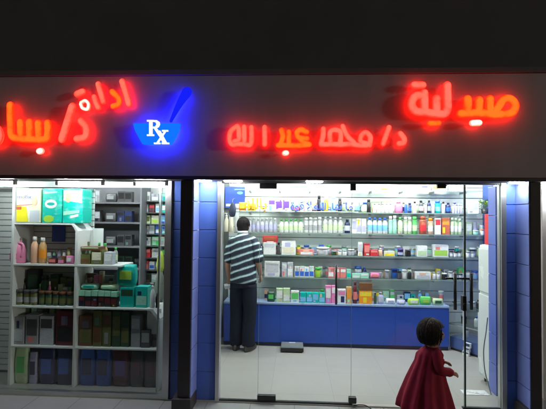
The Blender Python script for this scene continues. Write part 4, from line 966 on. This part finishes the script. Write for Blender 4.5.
# ------------------------------------------------------------------ people
def skin_mesh(nodes, edges, root, sub=2):
    me = bpy.data.meshes.new('tmp'); keys = list(nodes); idx = {k: i for i, k in enumerate(keys)}
    me.from_pydata([nodes[k][0] for k in keys], [(idx[a], idx[b]) for a, b in edges], [])
    ob = bpy.data.objects.new('tmp', me); COL.objects.link(ob)
    m = ob.modifiers.new('s', 'SKIN'); m.use_smooth_shade = True; m.branch_smoothing = .4
    sv = me.skin_vertices[0].data
    for k in keys:
        r = nodes[k][1]; sv[idx[k]].radius = r if isinstance(r, tuple) else (r, r); sv[idx[k]].use_root = (k == root)
    m2 = ob.modifiers.new('u', 'SUBSURF'); m2.levels = sub; m2.render_levels = sub
    bpy.context.view_layer.update()
    out = bpy.data.meshes.new_from_object(ob.evaluated_get(bpy.context.evaluated_depsgraph_get()))
    bpy.data.objects.remove(ob)
    return out
def hand_into(bm, wrist, d, palm_n, s=1.0, curl=.5, thumb_side=1):
    """five-fingered hand: palm block and separate bent finger chains"""
    d = Vector(d).normalized(); n = Vector(palm_n).normalized(); side = d.cross(n).normalized() * thumb_side
    w0 = Vector(wrist)
    tube(bm, [w0 - d * .01 * s, w0 + d * .035 * s, w0 + d * .085 * s], [.024 * s, .034 * s, .038 * s], .5, 12, 4, ref=n)
    for i, (o_, l) in enumerate(((.027, .068), (.009, .078), (-.009, .072), (-.027, .056))):
        b = w0 + d * .082 * s + side * o_ * s
        p1 = b + (d * math.cos(curl * .5) + n * math.sin(curl * .5)) * l * .45 * s
        p2 = p1 + (d * math.cos(curl * 1.3) + n * math.sin(curl * 1.3)) * l * .32 * s
        p3 = p2 + (d * math.cos(curl * 2.0) + n * math.sin(curl * 2.0)) * l * .25 * s
        tube(bm, [b, p1, p2, p3], [.0095 * s, .009 * s, .0078 * s], 1, 8, 3)
    b = w0 + d * .03 * s + side * .03 * s
    tube(bm, [b, b + d * .03 * s + side * .022 * s + n * .008 * s, b + d * .058 * s + side * .026 * s + n * .02 * s], [.012 * s, .0105 * s, .0085 * s], 1, 8, 3)
def person_mesh(name, me, extra, m, parent):
    bm = bmesh.new(); bm.from_mesh(me)
    extra(bm)
    return finish(name, bm, m, parent, True)

def strands(bm, c, rad, n, reach, r, skip):
    """locks of hair combed from the crown over an ellipsoid"""
    for i in range(n):
        a = random.uniform(0, 2 * math.pi); end = random.uniform(*reach); st = random.uniform(.0, .9); f = random.uniform(1.0, 1.05); tw = random.uniform(-.25, .25)
        pts = []
        for k in range(6):
            t = st + (end - st) * k / 5; aa = a + tw * t
            pts.append(c + Vector((rad[0] * f * math.sin(t) * math.cos(aa), rad[1] * f * math.sin(t) * math.sin(aa), rad[2] * f * math.cos(t))))
        if any(skip(p) for p in pts): continue
        tube(bm, pts, [r * .7, r, r * .4], 1, 5, 2, caps=False, ref=Vector((.3, .2, .9)))

# the man: back to the camera, striped shirt
mp = CAMLOC + ray(241.5, 350) * (CAMLOC.z / -ray(241.5, 350).z)
man = empty('person', (mp.x, mp.y, 0), 'man seen from behind in a dark white striped polo shirt holding a small box', 'person')
HS = 1.0
man.scale = (.97, 1, 1); man.rotation_euler = (0, -.025, -.22)
N = {'pelvis': ((.035, 0, .93), (.14, .10)), 'waist': ((.04, 0, 1.08), (.13, .095)), 'chest': ((.045, .01, 1.27), (.155, .105)), 'top': ((.045, .015, 1.39), (.085, .07)), 'neck': ((.022, .05, 1.48), .054),
     'jaw': ((.012, .10, 1.525), (.064, .072)), 'head': ((.008, .115, 1.585), (.074, .09)), 'crown': ((.008, .12, 1.645), (.06, .076)),
     'nose': ((.008, .225, 1.535), .012), 'face': ((.008, .19, 1.545), .035),
     'ear_r': ((.094, .11, 1.57), (.012, .022)), 'ear_l': ((-.078, .11, 1.57), (.012, .022)),
     'sh_r': ((.185, .0, 1.385), .045), 'el_r': ((.252, -.01, 1.11), .042), 'wr_r': ((.215, .17, .93), .028),
     'sh_l': ((-.105, .01, 1.37), .045), 'el_l': ((-.185, .0, 1.10), .042), 'wr_l': ((-.215, .12, .88), .028),
     'hip_r': ((.115, 0, .86), .085), 'kn_r': ((.11, .02, .48), .06), 'an_r': ((.09, 0, .09), .042), 'toe_r': ((.12, .15, .035), .03),
     'hip_l': ((-.04, 0, .86), .085), 'kn_l': ((-.07, .02, .48), .06), 'an_l': ((-.085, .02, .09), .042), 'toe_l': ((-.12, .16, .035), .03)}
Ed = [('pelvis', 'waist'), ('waist', 'chest'), ('chest', 'top'), ('top', 'neck'), ('neck', 'jaw'), ('jaw', 'head'), ('head', 'crown'), ('head', 'face'), ('face', 'nose'), ('head', 'ear_r'), ('head', 'ear_l'),
      ('top', 'sh_r'), ('sh_r', 'el_r'), ('el_r', 'wr_r'), ('top', 'sh_l'), ('sh_l', 'el_l'), ('el_l', 'wr_l'), ('pelvis', 'hip_r'), ('hip_r', 'kn_r'), ('kn_r', 'an_r'), ('an_r', 'toe_r'), ('pelvis', 'hip_l'), ('hip_l', 'kn_l'), ('kn_l', 'an_l'), ('an_l', 'toe_l')]
def man_hands(bm):
    hand_into(bm, (.215, .17, .93), (-.12, .75, -.62), (-.7, .1, -.2), 1.0, .6, 1)
    hand_into(bm, (-.215, .12, .88), (-.1, .6, -.75), (.2, -.5, -.75), 1.0, .7, -1)
body = person_mesh('body', skin_mesh(N, Ed, 'pelvis'), man_hands, SKIN, man)
bm = bmesh.new()
loft(bm, [((.008, .075, 1.50), .052, .045), ((.008, .085, 1.53), .076, .076), ((.008, .10, 1.59), .084, .10), ((.008, .11, 1.64), .078, .096), ((.008, .115, 1.675), .06, .075), ((.008, .12, 1.695), .025, .03)], 20, .03, 7)
bmesh.ops.delete(bm, geom=[f for f in bm.faces if f.calc_center_median().y > .155 and f.calc_center_median().z < 1.63], context='FACES')
strands(bm, Vector((.008, .105, 1.59)), (.086, .10, .105), 260, (1.5, 1.85), .0026, lambda p: p.y > .165 and p.z < 1.63)
HAIR = mat('dark hair', (.006, .005, .005), .75, .2, noise=.4, nscale=60, bump=.6)
hm = finish('hair', bm, HAIR, man, True)
for sx in (-.03, .046):
    bm = bmesh.new(); bmesh.ops.create_uvsphere(bm, u_segments=10, v_segments=6, radius=.011, matrix=Matrix.Translation(Vector((sx, .2, 1.575)))); finish('eye', bm, C('white'), man, True)
def stripe_mat():
    m = bpy.data.materials.new('striped knit'); m.use_nodes = True; nt = m.node_tree; b = nt.nodes['Principled BSDF']; b.inputs['Roughness'].default_value = .85
    tc = nt.nodes.new('ShaderNodeTexCoord'); sp = nt.nodes.new('ShaderNodeSeparateXYZ'); nt.links.new(tc.outputs['Object'], sp.inputs[0])
    def M(op, a, b_=None, v=None):
        n = nt.nodes.new('ShaderNodeMath'); n.operation = op; nt.links.new(a, n.inputs[0])
        if b_ is not None: nt.links.new(b_, n.inputs[1])
        if v is not None: n.inputs[1].default_value = v
        return n.outputs[0]
    sl = M('MULTIPLY', sp.outputs['X'], v=-.30)
    nz = nt.nodes.new('ShaderNodeTexNoise'); nz.inputs['Scale'].default_value = 6; nt.links.new(tc.outputs['Object'], nz.inputs['Vector'])
    a = M('ADD', sp.outputs['Z'], sl); a = M('ADD', a, M('MULTIPLY', nz.outputs['Fac'], v=.03)); fr_ = M('FRACT', M('MULTIPLY', a, v=1 / .088))
    cr = nt.nodes.new('ShaderNodeValToRGB'); cr.color_ramp.interpolation = 'CONSTANT'; e = cr.color_ramp.elements
    e[0].position = 0; e[0].color = (.010, .013, .028, 1); e[1].position = .56; e[1].color = (.08, .16, .18, 1)
    n = e.new(.64); n.color = (.55, .66, .70, 1); n = e.new(.88); n.color = (.06, .15, .13, 1)
    nt.links.new(fr_, cr.inputs[0]); nt.links.new(cr.outputs[0], b.inputs['Base Color'])
    bn = nt.nodes.new('ShaderNodeTexNoise'); bn.inputs['Scale'].default_value = 1; bn.inputs['Detail'].default_value = 3
    mp = nt.nodes.new('ShaderNodeMapping'); mp.inputs['Scale'].default_value = (16, 9, 5); mp.inputs['Rotation'].default_value = (0, .5, 0)
    nt.links.new(tc.outputs['Object'], mp.inputs[0]); nt.links.new(mp.outputs[0], bn.inputs['Vector'])
    bp = nt.nodes.new('ShaderNodeBump'); bp.inputs['Strength'].default_value = .9; bp.inputs['Distance'].default_value = .03
    nt.links.new(bn.outputs['Fac'], bp.inputs['Height']); nt.links.new(bp.outputs[0], b.inputs['Normal'])
    return m
ST = stripe_mat()
bm = bmesh.new()
loft(bm, [((.035, 0, .86), .178, .13), ((.035, 0, .92), .178, .13), ((.04, 0, 1.05), .168, .125), ((.043, .005, 1.18), .178, .13), ((.045, .01, 1.30), .178, .135), ((.04, .01, 1.38), .178, .115), ((.038, .015, 1.43), .13, .09), ((.03, .022, 1.465), .075, .072), ((.024, .03, 1.495), .062, .064)], 28, .02, 6)
tube(bm, [(.10, 0.005, 1.40), (.185, 0, 1.375), (.235, -.005, 1.26), (.25, -.008, 1.17)], [.05, .066, .066, .068], 1, 14, 5, caps=True)
tube(bm, [(-.02, .01, 1.39), (-.11, .01, 1.365), (-.155, .0, 1.25), (-.165, .0, 1.16)], [.05, .066, .066, .068], 1, 14, 5, caps=True)
finish('shirt', bm, ST, man, True)
bm = bmesh.new(); loft(bm, [((.026, .03, 1.485), .072, .072), ((.022, .035, 1.515), .066, .066)], 20, 0, 1, True); finish('collar', bm, C('silver'), man, True)
TR = mat('dark trousers', (.006, .009, .018), .9, .25, noise=.25, nscale=9, bump=1.0, stretch=(1.6, 1.6, .5))
bm = bmesh.new()
loft(bm, [((.036, 0, .96), .15, .105), ((.036, 0, .875), .165, .118), ((.036, 0, .80), .175, .13)], 24)
tube(bm, [(.115, 0, .84), (.118, .01, .66), (.115, .02, .46), (.10, .0, .24), (.095, .01, .07)], [.103, .097, .086, .082, .088], 1, 16, 5, caps=False)
tube(bm, [(-.04, 0, .84), (-.058, .01, .66), (-.07, .02, .46), (-.08, .01, .24), (-.085, .03, .07)], [.103, .097, .086, .082, .088], 1, 16, 5, caps=False)
finish('trousers', bm, TR, man, True)
for sx, y0, rot in ((.095, 0, -.2), (-.088, .02, .25)):
    bm = bmesh.new(); loft(bm, [((0, .05, 0), .048, .14), ((0, .05, .02), .052, .145), ((0, .04, .05), .05, .13), ((0, .0, .09), .044, .07)], 18)
    o = finish('shoe', bm, mat('dark shoe leather', (.045, .035, .03), .5), man, True, (sx, y0, 0)); o.rotation_euler.z = rot
hx = CAMLOC + ray(229.5, 292) * (5.42 / ray(229.5, 292).y)
t = carton(0, 0, 0, .095, .05, .055, 'white', None, 'box'); t.location = man.location + Vector((-.205, .19, .745)); t.rotation_euler = (.35, -.2, .3); tag(t, 'small plain white box held in the left hand of the man', 'box')

# the child: dark red dress, walking to the right in front of the door
YCH = 3.62
def cp(px, py): return at(px, py, YCH)
c0 = cp(425, 410); gz = -.012
ch = empty('person', (c0.x, YCH, gz), 'small child in a dark red flared dress walking right in front of the glass door', 'person')
def L_(px, py, dy=0): v = cp(px, py); return (v.x - c0.x, dy, v.z - gz)
hc_ = L_(432.5, 333); nk = L_(431, 345)
N = {'pelvis': (L_(427, 378), (.07, .06)), 'chest': (L_(429.5, 360), (.065, .055)), 'top': (L_(430.5, 351), (.05, .045)), 'neck': (L_(431, 346), .03), 'jaw': (L_(433, 340), (.055, .06)), 'head': (L_(433, 332), (.082, .078)), 'crown': (L_(432.5, 325.5), (.06, .06)),
     'face': (L_(438.8, 335, -.005), (.056, .056)), 'nose': (L_(444.6, 336, -.012), .009), 'chin': (L_(440, 342, -.01), .022),
     'ear': (L_(433, 335, -.088), .012), 'sh_n': (L_(433, 352, -.075), .03), 'el_n': (L_(436, 365, -.10), .024), 'wr_n': (L_(446, 369, -.075), .018),
     'sh_f': (L_(430, 352, .07), .03), 'el_f': (L_(434, 365, .09), .024), 'wr_f': (L_(443, 364, .06), .018),
     'hip_n': (L_(427, 384, -.04), .05), 'kn_n': (L_(422, 396, -.045), .038), 'an_n': (L_(419, 409, -.045), .026), 'toe_n': ((L_(425, 411, -.045)[0], -.045, .02), .02),
     'hip_f': (L_(429, 384, .04), .05), 'kn_f': (L_(438, 396, .045), .038), 'an_f': (L_(443, 408, .045), .026), 'toe_f': ((L_(450, 411, .045)[0], .045, .022), .02)}
Ed = [('pelvis', 'chest'), ('chest', 'top'), ('top', 'neck'), ('neck', 'jaw'), ('jaw', 'head'), ('head', 'crown'), ('head', 'face'), ('face', 'nose'), ('jaw', 'chin'), ('head', 'ear'), ('top', 'sh_n'), ('sh_n', 'el_n'), ('el_n', 'wr_n'), ('top', 'sh_f'), ('sh_f', 'el_f'), ('el_f', 'wr_f'),
      ('pelvis', 'hip_n'), ('hip_n', 'kn_n'), ('kn_n', 'an_n'), ('an_n', 'toe_n'), ('pelvis', 'hip_f'), ('hip_f', 'kn_f'), ('kn_f', 'an_f'), ('an_f', 'toe_f')]
def ch_hands(bm):
    hand_into(bm, L_(446, 369, -.075), (.95, .1, -.25), (0, .6, -.8), .55, .5, 1)
    hand_into(bm, L_(443, 364, .06), (.95, -.1, -.1), (0, -.6, -.8), .55, .5, -1)
body = person_mesh('body', skin_mesh(N, Ed, 'pelvis'), ch_hands, SKIN, ch)
bm = bmesh.new()
h0 = Vector(hc_)
for i in range(1): loft(bm, [(h0 + Vector((-.035, 0, -.085)), .05, .062), (h0 + Vector((-.03, 0, -.05)), .078, .092), (h0 + Vector((-.012, 0, 0)), .104, .104), (h0 + Vector((-.004, 0, .06)), .096, .098), (h0 + Vector((-.002, 0, .1)), .065, .07), (h0 + Vector((0, 0, .118)), .025, .03)], 22, .04, 8)
bmesh.ops.delete(bm, geom=[f for f in bm.faces if f.calc_center_median().x > h0.x + .03 and f.calc_center_median().z < h0.z + .05], context='FACES')
strands(bm, h0 + Vector((-.012, 0, .0)), (.108, .108, .12), 420, (1.7, 2.35), .0036, lambda p: p.x > h0.x + .045 and p.z < h0.z + .045)
finish('hair', bm, mat('child hair', (.022, .02, .015), .8, .2, noise=.35, nscale=50, bump=.6), ch, True)
for v in (L_(441.2, 333, -.036), L_(441.6, 333, .03)):
    bm = bmesh.new(); bmesh.ops.create_uvsphere(bm, u_segments=10, v_segments=6, radius=.0075, matrix=Matrix.Translation(Vector(v))); finish('eye', bm, C('black'), ch, True)
bm = bmesh.new(); v = Vector(L_(441.6, 339.2, -.012)); tube(bm, [v + Vector((0, -.018, 0)), v + Vector((.004, 0, 0)), v + Vector((0, .02, 0))], .005, .6, 6, 3); finish('mouth', bm, mat('lips', (.3, .08, .07), .5), ch, True)
DR = mat('dark red cloth', (.22, .016, .032), .9, .2, noise=.3, nscale=11, bump=.7)
bm = bmesh.new()
secs = []
for y, xl, xr, ry in ((406, 397.5, 452, .2), (400, 398, 450.5, .19), (390, 401.5, 448, .165), (378, 406.5, 445, .135), (368, 411, 443.5, .11), (360, 415, 442, .095), (353, 416.5, 443, .09), (348.5, 421, 440.5, .07), (346, 425, 437, .045)):
    a = cp(xl, y); b = cp(xr, y); secs.append((((a.x + b.x) / 2 - c0.x, 0, a.z - gz), (b.x - a.x) / 2, ry))
secs = secs[::-1]
loft(bm, secs, 96, .11, 11)
for v in bm.verts:
    k = max(0, min(1, (.5 - v.co.z) / .45)); a = math.atan2(v.co.y, v.co.x)
    v.co.x += k * .012 * math.sin(4 * a + 9 * v.co.z); v.co.y += k * .014 * math.sin(6 * a + 1.3); v.co.z += k * k * .012 * math.sin(3 * a + 1)
finish('dress', bm, DR, ch, True)
for nm, dy in (('n', -1), ('f', 1)):
    bm = bmesh.new(); tube(bm, [Vector(N['sh_' + nm][0]) - Vector((0, dy * .01, 0)), N['el_' + nm][0], N['wr_' + nm][0]], [.044, .04, .034, .036], 1, 12, 5, caps=True); finish('sleeve', bm, DR, ch, True)
for nm in ('n', 'f'):
    a = N['an_' + nm][0]; bm = bmesh.new(); loft(bm, [((.025, 0, 0), .065, .03), ((.025, 0, .014), .068, .032), ((.018, 0, .035), .055, .03), ((0, 0, .06), .028, .027)], 16)
    finish('shoe', bm, C('dark grey'), ch, True, (a[0], a[1], .0 if nm == 'n' else .004))
print('OBJECT COUNT', len(bpy.data.objects))
